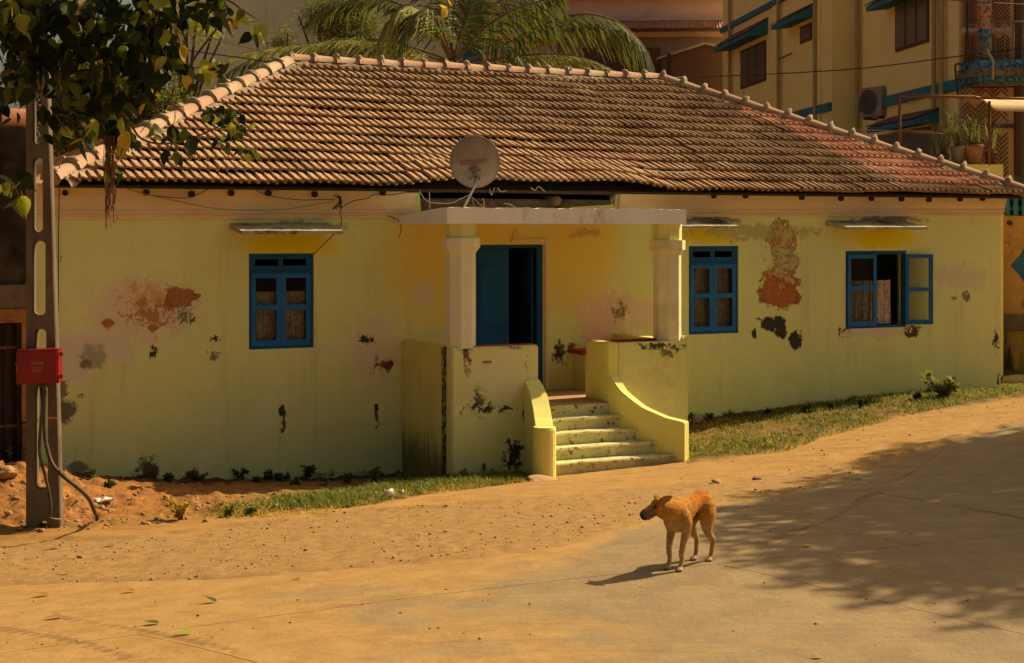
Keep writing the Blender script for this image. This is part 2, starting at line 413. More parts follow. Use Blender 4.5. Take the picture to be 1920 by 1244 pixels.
def build_pebbles():
    base = bmesh.new(); bmesh.ops.create_icosphere(base, subdivisions=1, radius=1)
    bv = np.array([v.co[:] for v in base.verts]); bf = np.array([[v.index for v in f.verts] for f in base.faces]); base.free()
    P = []
    def scat(poly, n, s0, s1, prob=1.0):
        w = [G(*p) for p in poly]; xs = [p.x for p in w]; ys = [p.y for p in w]
        q = np.stack([rng.uniform(min(xs), max(xs), n), rng.uniform(min(ys), max(ys), n)], 1)
        q = q[in_poly(q, w)]; q = q[vnoise(q[:, 0], q[:, 1], 1.3, 55, 3) > rng.uniform(.25, .62, len(q))]
        s = s0 + (s1-s0)*rng.random(len(q))**5
        P.append(np.column_stack([q, s]))
    scat([(-50,1105),(-50,1015),(300,1012),(500,982),(700,962),(1000,943),(1300,912),(1500,888),(1720,850),(1930,790),(1700,868),(1480,940),(1230,990),(1100,1024),(700,1075),(390,1100)], 10000, .004, .02)
    scat([(-50,1020),(-50,900),(60,905),(330,945),(700,935),(700,958),(330,990)], 4500, .006, .034)
    scat([(-50,1244),(-50,1020),(1930,800),(1930,1244)], 1500, .004, .016)
    scat([(1290,880),(1290,800),(1930,730),(1930,790),(1480,880)], 1200, .005, .022)
    A = np.concatenate(P); n = len(A)
    z = zg(A[:, 0], A[:, 1]) + rough_z(A[:, 0], A[:, 1]); kk = A[:, 0]/A[:, 1]
    z = np.where(A[:, 1] < B_conc(kk)-.15, zg(A[:, 0], A[:, 1])+.012, z)
    sc = rng.uniform(.6, 1.25, (n, 1, 3))*np.array([1, 1, .62]); an = rng.uniform(0, 6.28, n); ca, sa = np.cos(an), np.sin(an)
    v = bv[None]*sc*(1+rng.uniform(-.2, .2, (n, len(bv), 1)))*A[:, 2][:, None, None]
    x = v[..., 0]*ca[:, None]-v[..., 1]*sa[:, None]; y = v[..., 0]*sa[:, None]+v[..., 1]*ca[:, None]
    Vv = np.stack([x+A[:, 0:1], y+A[:, 1:2], v[..., 2]+z[:, None]+A[:, 2:3]*.25], -1).reshape(-1, 3)
    Fc = (bf[None]+(np.arange(n)*len(bv))[:, None, None]).reshape(-1, 3)
    np_mesh('gravel', Vv, Fc, MATS['pebble'], kind='stuff', label='loose pebbles and crumbs of earth strewn over the dirt verge')
# ------------------------------------------------------------------ house materials
def mat_stained(name, base, base2, stains, obj=True, extra=None, streak=None):
    """painted plaster with stains and painted glow at fixed places: (u, z, ru, rz, colour, edge noise amount, softness, noise kind)"""
    t = NT(name, .9, .15); p = t.pos(obj)
    big = t.noise(p, .7, 5, .6); mid = t.noise(p, 5, 8, .7); fine = t.noise(p, 22, 8, .78)
    midn = t.math('MULTIPLY', t.math('SUBTRACT', t.noise(p, 6.5, 8, .66, dist=.5), .5), 2.6); finen = t.math('MULTIPLY', t.math('SUBTRACT', fine, .5), 2.4)
    c = t.mix(t.ramp(big, .3, .7), base, base2)
    c = t.mix(t.math('MULTIPLY', t.ramp(mid, .50, .75), .35), c, tuple(q*.78 for q in base2))
    if extra: c = extra(t, p, c)
    wp = t.n.new('ShaderNodeTexNoise'); wp.inputs['Scale'].default_value = 3.2; wp.inputs['Detail'].default_value = 6; wp.inputs['Roughness'].default_value = .68; t.l.new(p, wp.inputs['Vector'])
    vm = t.n.new('ShaderNodeVectorMath'); vm.operation = 'SUBTRACT'; t.l.new(wp.outputs['Color'], vm.inputs[0]); vm.inputs[1].default_value = (.5, .5, .5)
    vs2 = t.n.new('ShaderNodeVectorMath'); vs2.operation = 'SCALE'; vs2.inputs['Scale'].default_value = .27; t.l.new(vm.outputs[0], vs2.inputs[0])
    va = t.n.new('ShaderNodeVectorMath'); va.operation = 'ADD'; t.l.new(p, va.inputs[0]); t.l.new(vs2.outputs[0], va.inputs[1])
    sep = t.n.new('ShaderNodeSeparateXYZ'); t.l.new(va.outputs[0], sep.inputs[0])
    bsum = None
    for (u, z, ru, rz, col, amp, soft, kind) in stains:
        du = t.math('MULTIPLY', t.math('SUBTRACT', sep.outputs[0], u), 1/ru)
        dz = t.math('MULTIPLY', t.math('SUBTRACT', sep.outputs[2], z), 1/rz)
        d = t.math('SQRT', t.math('ADD', t.math('MULTIPLY', du, du), t.math('MULTIPLY', dz, dz)))
        if kind[0] == 'm':
            dn = t.math('ADD', d, t.math('MULTIPLY', midn, amp*.62))
            if 'b' in kind: dn = t.math('ADD', dn, t.math('MULTIPLY', finen, amp*.30))
            mask = t.ramp(dn, 1+soft*.8, 1-soft*.8)
        else:                                          # speckle: dense in the middle, breaking up outwards
            dn = t.math('ADD', t.math('MULTIPLY', d, .42), finen if 'b' not in kind else t.math('ADD', t.math('MULTIPLY', finen, .75), t.math('MULTIPLY', midn, .55)))
            mask = t.ramp(dn, .30, .16)
        c = t.mix(mask, c, col)
        if 'd' in kind:
            bsum = mask if bsum is None else t.math('ADD', bsum, mask)
    h = t.math('ADD', t.math('MULTIPLY', mid, .5), t.math('MULTIPLY', t.noise(p, 60, 4, .7), .2))
    h = t.math('ADD', h, t.math('MULTIPLY', big, 2.0))
    if bsum is not None: h = t.math('SUBTRACT', h, t.math('MULTIPLY', bsum, 1.0))
    return t.out(c, t.bump(h, .9, .014))
YG, YG2 = (.80, .80, .30), (.76, .77, .33)
CREAM, CREAM2 = (.84, .66, .40), (.78, .58, .33)
def wall_mats():
    def s(px, py, rx, ry, col, amp, soft, kind, v=0.0):
        u, z = UZ(px, py, v); sc = FPX/dep(u, v); return (u, z, rx/sc/.95, ry/sc, col, amp, soft, kind)
    BR, MO, PK, YL, GR = (.45,.18,.07), (.05,.04,.03), (.80,.63,.42), (.50,.40,.05), (.24,.21,.13)
    st = [s(545,462,85,26,(.82,.68,.03),.5,.45,'m'), s(1335,440,60,18,(.82,.68,.03),.5,.45,'m'), s(1660,446,70,22,(.82,.68,.03),.5,.45,'m'), s(545,425,95,9,(.30,.30,.20),1.2,.5,'mb'), s(1665,412,75,8,(.25,.24,.15),1.2,.5,'mb'), s(1340,412,55,7,(.25,.24,.15),1.2,.5,'mb'),  # yellow patches: glow under the sunshades put into the paint; grey bands: mould
          s(880,500,150,120,(.84,.66,.14),.6,.55,'m'), s(1085,480,75,110,(.84,.66,.16),.6,.55,'m'),  # porch: warm bounced light painted in; then left wall
        s(270,580,95,55,PK,1.6,.35,'mb'), s(290,565,80,42,(.70,.42,.16),3.2,.25,'fb'), s(285,590,60,34,(.46,.25,.08),4.5,.15,'fb'),
        s(175,650,75,38,(.76,.64,.46),1.4,.4,'mb'), s(140,690,30,30,(.76,.64,.46),1.4,.4,'m'),
        s(338,556,27,20,BR,1.0,.06,'mbd'), s(322,566,14,12,BR,1.0,.06,'mbd'), s(362,556,12,5,BR,.8,.06,'mbd'), s(205,606,13,9,BR,1.0,.15,'mb'), s(284,615,12,5,BR,.8,.1,'mb'),
        s(175,667,20,22,(.42,.38,.24),2.4,.6,'mb'), s(160,682,12,10,GR,1.4,.3,'mb'), s(285,664,13,17,MO,3.2,.2,'fb'), s(401,668,12,14,GR,3.2,.25,'fb'),
        s(400,636,14,6,MO,3.6,.2,'f'), s(360,600,8,8,MO,3.0,.2,'f'), s(345,595,20,20,GR,4.2,.2,'f'),
        s(122,770,20,20,(.17,.15,.11),1.2,.35,'mb'), s(112,728,14,22,GR,1.5,.3,'mb'), s(150,742,10,8,GR,3,.2,'f'),
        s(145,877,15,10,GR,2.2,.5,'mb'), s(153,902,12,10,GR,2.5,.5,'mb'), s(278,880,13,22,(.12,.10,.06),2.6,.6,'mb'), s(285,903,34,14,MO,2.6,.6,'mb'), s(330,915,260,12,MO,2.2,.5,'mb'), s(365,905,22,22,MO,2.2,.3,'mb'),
        s(700,650,42,70,(.80,.67,.42),2.2,.4,'mb'), s(795,550,20,22,(.80,.67,.42),1.8,.4,'mb'), s(690,640,20,14,MO,4.4,.15,'fb'), s(715,685,22,18,(.20,.12,.05),4.0,.2,'fb'), s(728,685,8,8,(.16,.07,.03),1.0,.2,'mb'),
        s(600,660,30,12,(.80,.68,.42),2.4,.4,'mb'), s(690,905,90,14,MO,2.0,.5,'mb'),
        s(530,772,7,8,MO,.8,.2,'m'), s(531,792,3,22,(.12,.10,.05),1.6,.4,'m'), s(706,768,6,9,MO,.8,.2,'m'), s(704,785,3,14,(.12,.10,.05),1.6,.4,'m'),
        # porch back wall
        s(1130,600,50,50,(.84,.58,.36),2.2,.35,'mb'), s(1165,575,40,22,(.84,.58,.40),1.8,.35,'mb'), s(1200,590,30,35,(.80,.64,.36),1.8,.35,'mb'),
        s(1050,660,22,28,MO,4.6,.15,'fb'), s(1070,650,18,12,(.22,.11,.04),4.5,.15,'fb'), s(1095,437,30,8,(.62,.42,.18),2.4,.3,'mb'), s(1160,585,25,25,(.3,.2,.07),4.6,.12,'fb'),
        s(1065,715,60,30,(.66,.6,.24),1.0,.5,'m'),
        # right wall
        s(1467,452,30,36,BR,1.6,.09,'mbd'), s(1472,502,25,38,BR,1.3,.09,'mbd'), s(1462,540,42,36,(.50,.155,.04),1.3,.08,'mbd'), s(1490,560,14,12,BR,1.0,.08,'mbd'), s(1435,556,14,12,BR,1.0,.08,'mbd'),
        s(1450,606,26,13,(.07,.052,.04),1.4,.08,'mbd'), s(1465,620,12,18,(.07,.052,.04),1.0,.08,'mbd'), s(1491,640,16,19,(.065,.05,.04),1.0,.08,'mbd'), s(1415,627,5,9,(.07,.052,.04),1.2,.1,'mb'), s(1425,602,14,4,MO,3.0,.2,'f'),
        s(1470,480,44,70,(.60,.52,.24),2.4,.3,'fb'),
        s(1590,624,26,9,(.10,.05,.03),1.6,.12,'mb'), s(1645,624,40,9,(.10,.06,.04),1.8,.12,'mb'), s(1705,624,24,9,(.10,.06,.04),2.0,.12,'mb'), s(1640,624,75,9,(.78,.64,.42),1.6,.2,'mb'), 
        s(1580,560,3,65,(.78,.64,.42),2.0,.3,'mb'),
        s(1811,555,9,9,GR,1.6,.2,'mb'), s(1788,556,8,5,GR,2.8,.2,'f'), s(1800,520,60,22,(.72,.63,.42),2.0,.4,'mb'), s(1868,640,8,26,MO,3.2,.2,'fb'), s(1872,710,4,20,MO,2.4,.3,'fb'),
        s(1640,660,22,6,(.76,.68,.36),1.6,.3,'mb'), s(1340,655,22,8,(.78,.68,.38),2.6,.3,'mb'), s(1370,500,5,60,GR,4.4,.2,'fb'), s(1780,640,9,30,(.76,.70,.36),1.6,.4,'mb'),
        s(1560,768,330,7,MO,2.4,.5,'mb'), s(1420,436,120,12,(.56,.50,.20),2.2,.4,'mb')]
    def extra(t, p, c):                                # years of grey-green film low on the wall, paler patches higher
        sep = t.n.new('ShaderNodeSeparateXYZ'); t.l.new(p, sep.inputs[0])
        f = t.math('ADD', t.math('MULTIPLY', sep.outputs[2], -.22), t.noise(p, .9, 5, .6))
        c = t.mix(t.math('MULTIPLY', t.ramp(f, .1, .55), .5), c, (.62,.62,.26))
        c = t.mix(t.math('MULTIPLY', t.ramp(t.noise(p, .55, 4, .5), .5, .62), .35), c, (.84,.77,.34))
        c = t.mix(t.math('MULTIPLY', t.ramp(t.noise(p, 14, 6, .8), .61, .70), .5), c, (.42,.35,.15))
        c = t.mix(t.math('MULTIPLY', t.ramp(t.noise(p, 4, 7, .7, stretch=(1,1,.09)), .52, .68), .30), c, (.52,.47,.20))
        c = t.mix(t.math('MULTIPLY', t.ramp(t.noise(p, 1.7, 8, .75, dist=.8), .54, .66), .55), c, (.86,.78,.48))
        return c
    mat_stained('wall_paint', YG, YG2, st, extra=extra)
    st2 = [s(768,680,16,120,(.08,.05,.025),3.6,.3,'fb',-1.0)]
    f = FRONT
    st3 = [s(876,685,7,26,(.22,.075,.03),1.6,.15,'mb',f), s(871,660,18,12,MO,3.8,.2,'fb',f), s(915,705,38,40,MO,5.2,.12,'fb',f), s(900,740,16,60,(.12,.10,.06),5.0,.15,'fb',f), s(955,655,35,5,MO,4.0,.2,'fb',f),
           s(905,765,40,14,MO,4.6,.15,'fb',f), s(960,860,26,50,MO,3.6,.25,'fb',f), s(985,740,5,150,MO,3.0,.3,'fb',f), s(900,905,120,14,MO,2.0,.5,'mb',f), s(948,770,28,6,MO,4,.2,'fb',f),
           s(1240,650,60,8,MO,4.4,.2,'fb',f), s(1250,660,20,12,(.2,.17,.08),3.0,.3,'fb',f), s(1220,740,40,60,(.66,.60,.28),2.6,.3,'mb',f), s(935,700,60,40,(.78,.72,.40),2.0,.4,'mb',f)]
    mat_stained('porch_paint', (.78,.74,.30), (.71,.68,.28), st3, extra=extra)
    # side faces of the porch: streaks of black rain water
    t = NT('streaked_paint', .9, .15); p = t.pos(True)
    c = t.mix(t.ramp(t.noise(p, 1.3, 6, .6), .3, .7), (.76,.66,.20), (.66,.57,.17))
    sn = t.noise(p, 9, 8, .7, stretch=(1, 1, .07)); sep = t.n.new('ShaderNodeSeparateXYZ'); t.l.new(p, sep.inputs[0])
    band = t.ramp(t.math('ABSOLUTE', t.math('ADD', sep.outputs[1], 1.50)), .20, .04)
    m = t.ramp(t.math('ADD', t.math('MULTIPLY', band, .30), t.math('MULTIPLY', sn, .9)), .54, .64)
    c = t.mix(t.math('MULTIPLY', m, t.ramp(t.noise(p, 14, 8, .8), .35, .55)), c, (.045,.03,.015))
    low = t.ramp(t.math('ADD', sep.outputs[2], t.math('MULTIPLY', sn, -1.2)), .1, -.5)
    c = t.mix(t.math('MULTIPLY', low, .8), c, (.07,.05,.025)); t.out(c, t.bump(t.noise(p, 8, 8, .7), .4, .01))
    pm('cheek_paint', (.80,.73,.22), (.74,.68,.21), 2.5, .9, .4, 18, (.46,.40,.15), t3=(.62,.78))
    pm('cream_paint', CREAM, CREAM2, 1.8, .9, .35, 25, (.66,.52,.26), stretch=(1, 1, 3.5), t3=(.52,.7))
    pm('white_paint', (.90,.88,.82), (.84,.81,.74), 2.2, .9, .5, 22, (.30,.24,.17), stretch=(1,1,.4), t3=(.56,.74))
    pm('column_paint', (.86,.76,.56), (.82,.74,.48), 2.0, .9, .25, 25, (.58,.50,.2), t3=(.5,.75))
    t = NT('step_plaster', .92, .15); p = t.pos()
    c = t.mix(t.ramp(t.noise(p, 3, 6, .6), .35, .65), (.70,.65,.34), (.58,.53,.28))
    c = t.mix(t.ramp(t.math('ADD', t.noise(p, 7, 8, .72), 0), .55, .61), c, (.20,.155,.07))
    c = t.mix(t.ramp(t.noise(p, 16, 8, .75), .58, .64), c, (.035,.026,.014))
    t.out(c, t.bump(t.noise(p, 14, 8, .7), .6, .015))
    pm('red_oxide', (.42,.035,.02), (.30,.03,.02), 5, .6, .3, 30, (.20,.05,.03))
    pm('floor_cement', (.50,.30,.15), (.42,.24,.11), 3, .85, .3, 30)
    t = NT('blue_paint', .55, .35); p = t.pos()
    c = t.mix(t.ramp(t.noise(p, 3, 6, .6), .3, .7), (.008,.145,.44), (.007,.11,.36))
    c = t.mix(t.ramp(t.noise(p, 26, 8, .8, stretch=(1,1,.3)), .64, .72), c, (.07,.10,.13))
    t.out(c, t.bump(t.noise(p, 16, 6, .6, stretch=(1,1,.15)), .25, .006))
    t = NT('blue_paint_dull', .65, .25); p = t.pos()
    c = t.mix(t.ramp(t.noise(p, 3, 6, .6, stretch=(1,1,.3)), .3, .7), (.007,.095,.28), (.006,.075,.21))
    t.out(c, t.bump(t.noise(p, 14, 6, .6, stretch=(1,1,.12)), .3, .006))
    pm('dark_timber', (.06,.035,.018), (.03,.018,.01), 8, .9, .5, 30, stretch=(1,1,.3))
    pm('log_wood', (.22,.12,.06), (.13,.07,.035), 8, .9, .5, 30)
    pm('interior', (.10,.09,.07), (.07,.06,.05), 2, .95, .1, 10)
    pm('rubble_core', (.20,.13,.075), (.11,.075,.045), 8, .95, .9, 18, (.32,.22,.13))
    pm('cement_mortar', (.38,.28,.18), (.28,.20,.13), 5, .95, .9, 20, (.20,.14,.09), t3=(.56,.7))
    pm('wire_black', (.02,.018,.016), (.03,.025,.02), 8, .6, .1, 20)
    pm('wire_pale', (.42,.33,.22), (.35,.27,.18), 8, .6, .1, 20)
    pm('metal_grey', (.25,.23,.20), (.18,.16,.14), 8, .55, .2, 40, metal=.4)
    pm('rust', (.22,.085,.035), (.12,.05,.025), 14, .85, .4, 50)
    # tiles
    for nm, a, b, dk in (('old_tile', (.38,.22,.12), (.50,.325,.19), (.14,.09,.052)), ('new_tile', (.72,.36,.23), (.82,.47,.31), (.44,.21,.12))):
        t = NT(nm, .9, .15); p = t.pos()
        c = t.mix(t.ramp(t.noise(p, 2.6, 3, .8), .35, .65), a, b)
        c = t.mix(t.ramp(t.noise(p, 1.2, 7, .7), .45, .7), c, tuple(.5*(x+y) for x, y in zip(dk, a)))
        c = t.mix(t.math('MULTIPLY', t.ramp(t.noise(p, 24, 6, .75), .56, .72), .75), c, dk)
        if nm == 'old_tile': c = t.mix(t.math('MULTIPLY', t.ramp(t.noise(p, 6, 5, .7), .56, .7), .6), c, (.50,.34,.21))
        t.out(c, t.bump(t.noise(p, 45, 5, .7), .4, .006))
    pm('tile_undercut_shade', (.07,.045,.028), (.05,.032,.02), 8, .95, .3, 30)  # shade of the gap under each tile nose, put into the colour
    pm('ridge_clay', (.42,.235,.15), (.36,.21,.13), 3, .9, .4, 30, (.40,.29,.19), t3=(.48,.62))
    t = NT('glass', .08, .5); t.b.inputs['Base Color'].default_value = (.02,.02,.02,1)
    tr = t.n.new('ShaderNodeBsdfTransparent'); tr.inputs[0].default_value = (.95,.96,.94,1)
    mx = t.n.new('ShaderNodeMixShader'); fr = t.n.new('ShaderNodeFresnel'); fr.inputs[0].default_value = 1.5
    om = [n for n in t.n if n.type == 'OUTPUT_MATERIAL'][0]
    t.l.new(t.math('ADD', fr.outputs[0], .05, True), mx.inputs[0]); t.l.new(tr.outputs[0], mx.inputs[1]); t.l.new(t.b.outputs[0], mx.inputs[2]); t.l.new(mx.outputs[0], om.inputs[0])
    t = NT('curtain_cloth', .95, .1); p = t.pos()
    n = t.noise(p, 22, 5, .7, dist=1.5, stretch=(1,1,.35)); c = t.mix(t.ramp(n, .38, .62), (.74,.58,.45), (.30,.18,.13))
    c = t.mix(t.ramp(t.noise(p, 60, 4, .7), .55, .6), c, (.85,.72,.6)); t.out(c, t.bump(n, .2, .01))

# ------------------------------------------------------------------ the house
HZ_E = lambda u: 0.0
def eave_z(u): return ZC + 85/FPX*HY                         # wall top / eave height (level)
def build_house():
    M = MATS
    H = empty('house', (HX, HY, 0), HA, label='low yellow-green plastered house with red clay tiled hip roof and small porch', cat='house')
    uL, uR = U(62), U(1876); DEPTH = 7.9
    ZE = eave_z(0)                                           # 3.76
    ZCB = lambda u: ZC + .12 + .10*np.interp(u, [0, uR], [0, 1])   # lower edge of the cornice
    zb = -.6
    # openings in the front wall
    w1 = (U(466), U(590), Z(528,655), Z(528,475)); w2 = (U(1291), U(1386), Z(1340,627), Z(1340,461)); w3 = (U(1585), U(1700), Z(1640,616), Z(1640,470))
    dr = (U(885), U(1021), Z(1000,738), Z(960,459))
    FLOOR = dr[2]+.04
    holes = [rect(a+.005, b-.005, c+.005, d-.005) for a, b, c, d in (w1, w2, w3)]
    nL, nR = U(790), U(1152)
    outline = [(uL, zb), (uR, zb), (uR, ZE-.02), (nR+.04, ZE-.02), (nR, Z(1150,384)), (nL, Z(800,404)), (nL-.03, ZE-.02), (uL, ZE-.02)]
    dhole = rect(dr[0], dr[1], dr[2], dr[3])
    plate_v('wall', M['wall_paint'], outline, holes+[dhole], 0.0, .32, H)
    for nm, a in (('wall', (uL, uL+.3, .325, DEPTH)), ('wall', (uR-.3, uR, .325, DEPTH))):
        box(nm, M['wall_paint'], a[0], a[1], a[2], a[3], zb, ZE-.03, H)
    box("wall", M["wall_paint"], uL, uR, DEPTH+.003, DEPTH+.3, zb, ZE-.03, H)
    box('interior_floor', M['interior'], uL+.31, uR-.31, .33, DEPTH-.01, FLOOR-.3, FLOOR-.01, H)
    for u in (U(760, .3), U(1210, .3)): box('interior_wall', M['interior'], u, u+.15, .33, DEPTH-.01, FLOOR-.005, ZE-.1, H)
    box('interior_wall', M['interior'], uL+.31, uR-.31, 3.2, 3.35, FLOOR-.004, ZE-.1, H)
    # cornice: cream band with a lower moulding
    def cornice(u0, u1):
        bm = bmesh.new(); n = max(2, int((u1-u0)/.25)); rows = []
        for i in range(n+1):
            u = u0+(u1-u0)*i/n; zb_ = ZCB(u); w = .006*mnoise.noise(Vector((u*2, 0, 3)))
            prof = [(-.002, zb_), (-.03+w, zb_), (-.035+w, zb_+.035), (-.02, zb_+.045), (-.02, zb_+.06), (-.05+w, zb_+.075), (-.05+w, zb_+.11), (-.04, zb_+.12), (-.07+w, ZE-.16), (-.085+w, ZE-.08), (-.10, ZE-.015), (-.002, ZE-.015)]
            rows.append([bm.verts.new((u, a, z)) for a, z in prof])
        for a, b in zip(rows, rows[1:]):
            for j in range(len(a)-1): bm.faces.new((a[j], b[j], b[j+1], a[j+1]))
        bm.faces.new(rows[0][::-1]); bm.faces.new(rows[-1])
        bm_obj('cornice', bm, M['cream_paint'], H)
    cornice(uL-.02, nL-.12); cornice(nR+.05, uR+.05)
    # broken plaster beside the open gap, dark space and logs in it
    box('rubble_fill', M['rubble_core'], nL-.115, nR+.045, .02, .30, Z(900,372)-.25, Z(900,373,0), H, .02)
    tube('roof_log', M['log_wood'], [(U(1040,-.1), -.16, ZE-.16), (U(1040,.3), 1.2, ZE-.10)], .075, 10, H)
    tube('roof_log', M['log_wood'], [(U(1053,-.1)+.05, -.12, ZE-.28), (U(1053,.3), 1.1, ZE-.2)], .1, 10, H)
    box('timber_plank', M['log_wood'], U(878,-.1), U(925,-.1), -.10, .25, ZE-.29, ZE-.20, H, .015)
    tube('eave_pole', M['dark_timber'], [(U(765,-.2), -.2, ZE-.045), (U(930,-.2), -.22, ZE-.03), (U(1150,-.2), -.2, ZE-.05)], .025, 6, H)
    for i, (px, py) in enumerate(((123,363),(275,362),(359,365),(434,363),(503,363),(590,365),(718,362),(1338,368),(1398,368),(1503,371),(1577,373),(1634,373),(1690,374),(1741,375),(1800,374),(1842,373))):
        u = U(px, -.1); z = Z(px, py, -.1)
        V, Fc = tube_geo([(u, -.01, z+.01), (u+random.uniform(-.01,.01), -.135, z)], [.047, .04 if i else .03], 9)
        mesh_obj('rafter_end', V, Fc, M['dark_timber'], H)
    box('gutter_board', M['dark_timber'], nR+.3, uR+.12, -.17, -.13, ZE-.035, ZE+.005, H)
    # sunshades over the windows
    def shade(u0, u1, z, d, t=.045):
        bm = bmesh.new(); n = 16; top = []; bot = []
        for i in range(n+1):
            u = u0+(u1-u0)*i/n; w = .012*mnoise.noise(Vector((u*5, 1, 0)))
            top.append([bm.verts.new((u, .0, z+.10)), bm.verts.new((u, -d+w, z+w*.6))]); bot.append([bm.verts.new((u, .0, z+.02)), bm.verts.new((u, -d+w*.5, z-t+w))])
        for i in range(n):
            bm.faces.new((top[i][0], top[i][1], top[i+1][1], top[i+1][0])); bm.faces.new((bot[i][0], bot[i+1][0], bot[i+1][1], bot[i][1])); bm.faces.new((top[i][1], bot[i][1], bot[i+1][1], top[i+1][1]))
        for k in (0, n): bm.faces.new((top[k][0], bot[k][0], bot[k][1], top[k][1]))
        bmesh.ops.recalc_face_normals(bm, faces=bm.faces[:]); bm_obj('sunshade', bm, M['shade_slab'], H)
    d = .52
    shade(U(452,-d), U(643,-d), Z(545,433,-d), d); shade(U(1262,-d), U(1385,-d), Z(1340,424,-d), d, .035); shade(U(1588,-d), U(1740,-d), Z(1660,426,-d), d, .04)
    # windows
    def window(w, v0, sash_px, transom=True, curtain=None):
        a, b, c, e = w
        root = None
        tz = e-(e-c)*.20 if transom else e-.05
        fr_h = [rect(a+.045, b-.045, c+.045, tz-.015)]
        if transom:
            m = (a+b)/2; hgt = e-tz
            fr_h += [rect(a+.10, m-.03, tz+hgt*.34, tz+hgt*.68), rect(m+.03, b-.10, tz+hgt*.34, tz+hgt*.68)]
        F = plate_v('window', M['blue_paint_dull'], rect(a, b, c, e), fr_h, v0, .07, H)
        box('rail', M['blue_paint_dull'], a+.01, b-.01, v0-.018, v0-.001, e-.035, e-.002, F)
        if transom: box('rail', M['blue_paint_dull'], a+.03, b-.03, v0-.022, v0-.001, tz-.012, tz+.012, F)
        return F, (a+.045, b-.045, c+.045, tz-.015)
    def sash(parent, a, b, c, e, v0, split=.53, M_=None, rot=None):
        st = .062; m = c+(e-c)*split
        hs_ = [rect(a+st, b-st, c+st*1.2, m-.035), rect(a+st, b-st, m+.035, e-st)]
        S = plate_v('sash', M_ or MATS['blue_paint'], rect(a, b, c, e), hs_, v0, .035, parent)
        for h in hs_:
            x0, x1, q0, q1 = h[0][0], h[1][0], h[0][1], h[2][1]
            box('pane', MATS['glass'], x0-.008, x1+.008, v0+.016, v0+.020, q0-.008, q1+.008, parent)
        return S
    def curtain(parent, a, b, c, e, v0, ph=0):
        nx, nzn = 60, 14; V = []; Fc = []
        for j in range(nzn+1):
            for i in range(nx+1):
                f = j/nzn; x = a+(b-a)*i/nx; z = e+(c-e)*f
                y = v0+.016*math.sin(i*.62+ph+f*1.3)*(.5+.6*f)+.010*math.sin(i*1.37+2*f+ph)
                V.append((x+.004*math.sin(i*.9+f*5), y, z+(.006*math.sin(i*.7) if j == 0 else 0)))
        for j in range(nzn):
            for i in range(nx): k = j*(nx+1)+i; Fc.append((k, k+1, k+nx+2, k+nx+1))
        mesh_obj('curtain', V, Fc, MATS['curtain_cloth'], parent, True)
        tube('curtain_wire', MATS['wire_pale'], [(a, v0, e), (b, v0, e)], .003, 4, parent)
    for k, (w, cz) in enumerate(((w1, 548), (w2, 520))):
        F, (a, b, c, e) = window(w, .045 if k == 0 else .03, None)
        F['label'] = 'closed blue wooden window with curtain, on the left wall' if k == 0 else 'closed blue wooden window beside the right porch column'
        m = (a+b)/2; v0 = .03 if k == 0 else .018
        sash(F, a, m-.002, c, e, v0); sash(F, m+.002, b, c, e, v0)
        curtain(F, a+.02, b-.02, c+.02, Z((466, 1291)[k]+60, cz) if k == 0 else e-.02, .17, k*2)
        if k == 1:
            pass
    F, (a, b, c, e) = window(w3, .02, None, False)
    F['label'] = 'blue window with its right sash swung open on patterned curtain'
    mid = U(1643); sash(F, a, mid, c, e, -.012)
    curtain(F, a+.02, mid+.42, c+.01, Z(1640,527), .14, 1.0)
    # open right sash, hinged at the right jamb, swung out to lie near the wall
    sw = .475; hin = b-.005
    hs_ = [rect(.062, sw-.062, c+.075, c+(e-c)*.5-.03), rect(.062, sw-.062, c+(e-c)*.5+.03, e-.062)]
    S = plate_v('open_sash', M['blue_paint'], rect(0, sw, c, e), hs_, 0, .035, F); S['label'] = 'open blue sash'
    S.location = (hin, -.03, 0); S.rotation_euler = (0, 0, R(-17))
    for h in hs_:
        g = box('pane', M['glass'], h[0][0]-.008, h[1][0]+.008, .015, .019, h[0][1]-.008, h[2][1]+.008, F); g.location = S.location; g.rotation_euler = S.rotation_euler
    # door
    a, b, c, e = dr
    D = plate_v('door', M['blue_paint_dull'], [(a, c), (b, c), (b, e), (a, e)], [rect(a+.06, b-.06, c+.0, e-.06)] if False else [rect(a+.06, b-.07, c+.03, e-.05)], .06, .12, H)
    D['label'] = 'blue double door, left leaf ajar and right leaf folded back inside'
    lw = U(948, .2)-a-.06
    L = plate_v('door_leaf', M['blue_paint_dull'], rect(0, lw, c+.035, e-.055), [], 0, .04, D); L.location = (a+.062, .10, 0)
    for za_, zb2_ in ((c+.2, c+.85), (c+1.0, e-.3)):
        p_ = box('panel', M['blue_paint_dull'], .10, lw-.08, -.014, -.002, za_, zb2_, D, .008); p_.location = L.location
    box('door_bar', M['blue_paint_dull'], a+.10, a+.02+lw, .082, .098, c+.90, c+.94, D)
    tube('door_handle', M['metal_grey'], [(a+lw+.02, .095, c+.70), (a+lw+.03, .06, c+.76), (a+lw+.02, .095, c+.82)], .008, 6, D)
    R_ = plate_v('door_leaf', M['blue_paint_dull'], rect(0, .62, c+.035, e-.055), [], 0, .04, D); R_.location = (b-.075, .19, 0); R_.rotation_euler = (0, 0, R(82))
    # plaster frame strips round the door
    box('door_surround', M['cream_paint'], U(1021)+.002, U(1027), -.03, -.001, c, e+.03, H)
    box('door_surround', M['cream_paint'], U(958), U(1027), -.035, -.001, e+.035, e+.075, H)
    # ---------------------------------------------------------------- porch
    f = FRONT
    pL, pR = U(848, f), U(1290, f); oL, oR = U(1010, f), U(1140, f)
    zP = Z(930, 650, f); zPr = Z(1200, 642, f); PT = .2
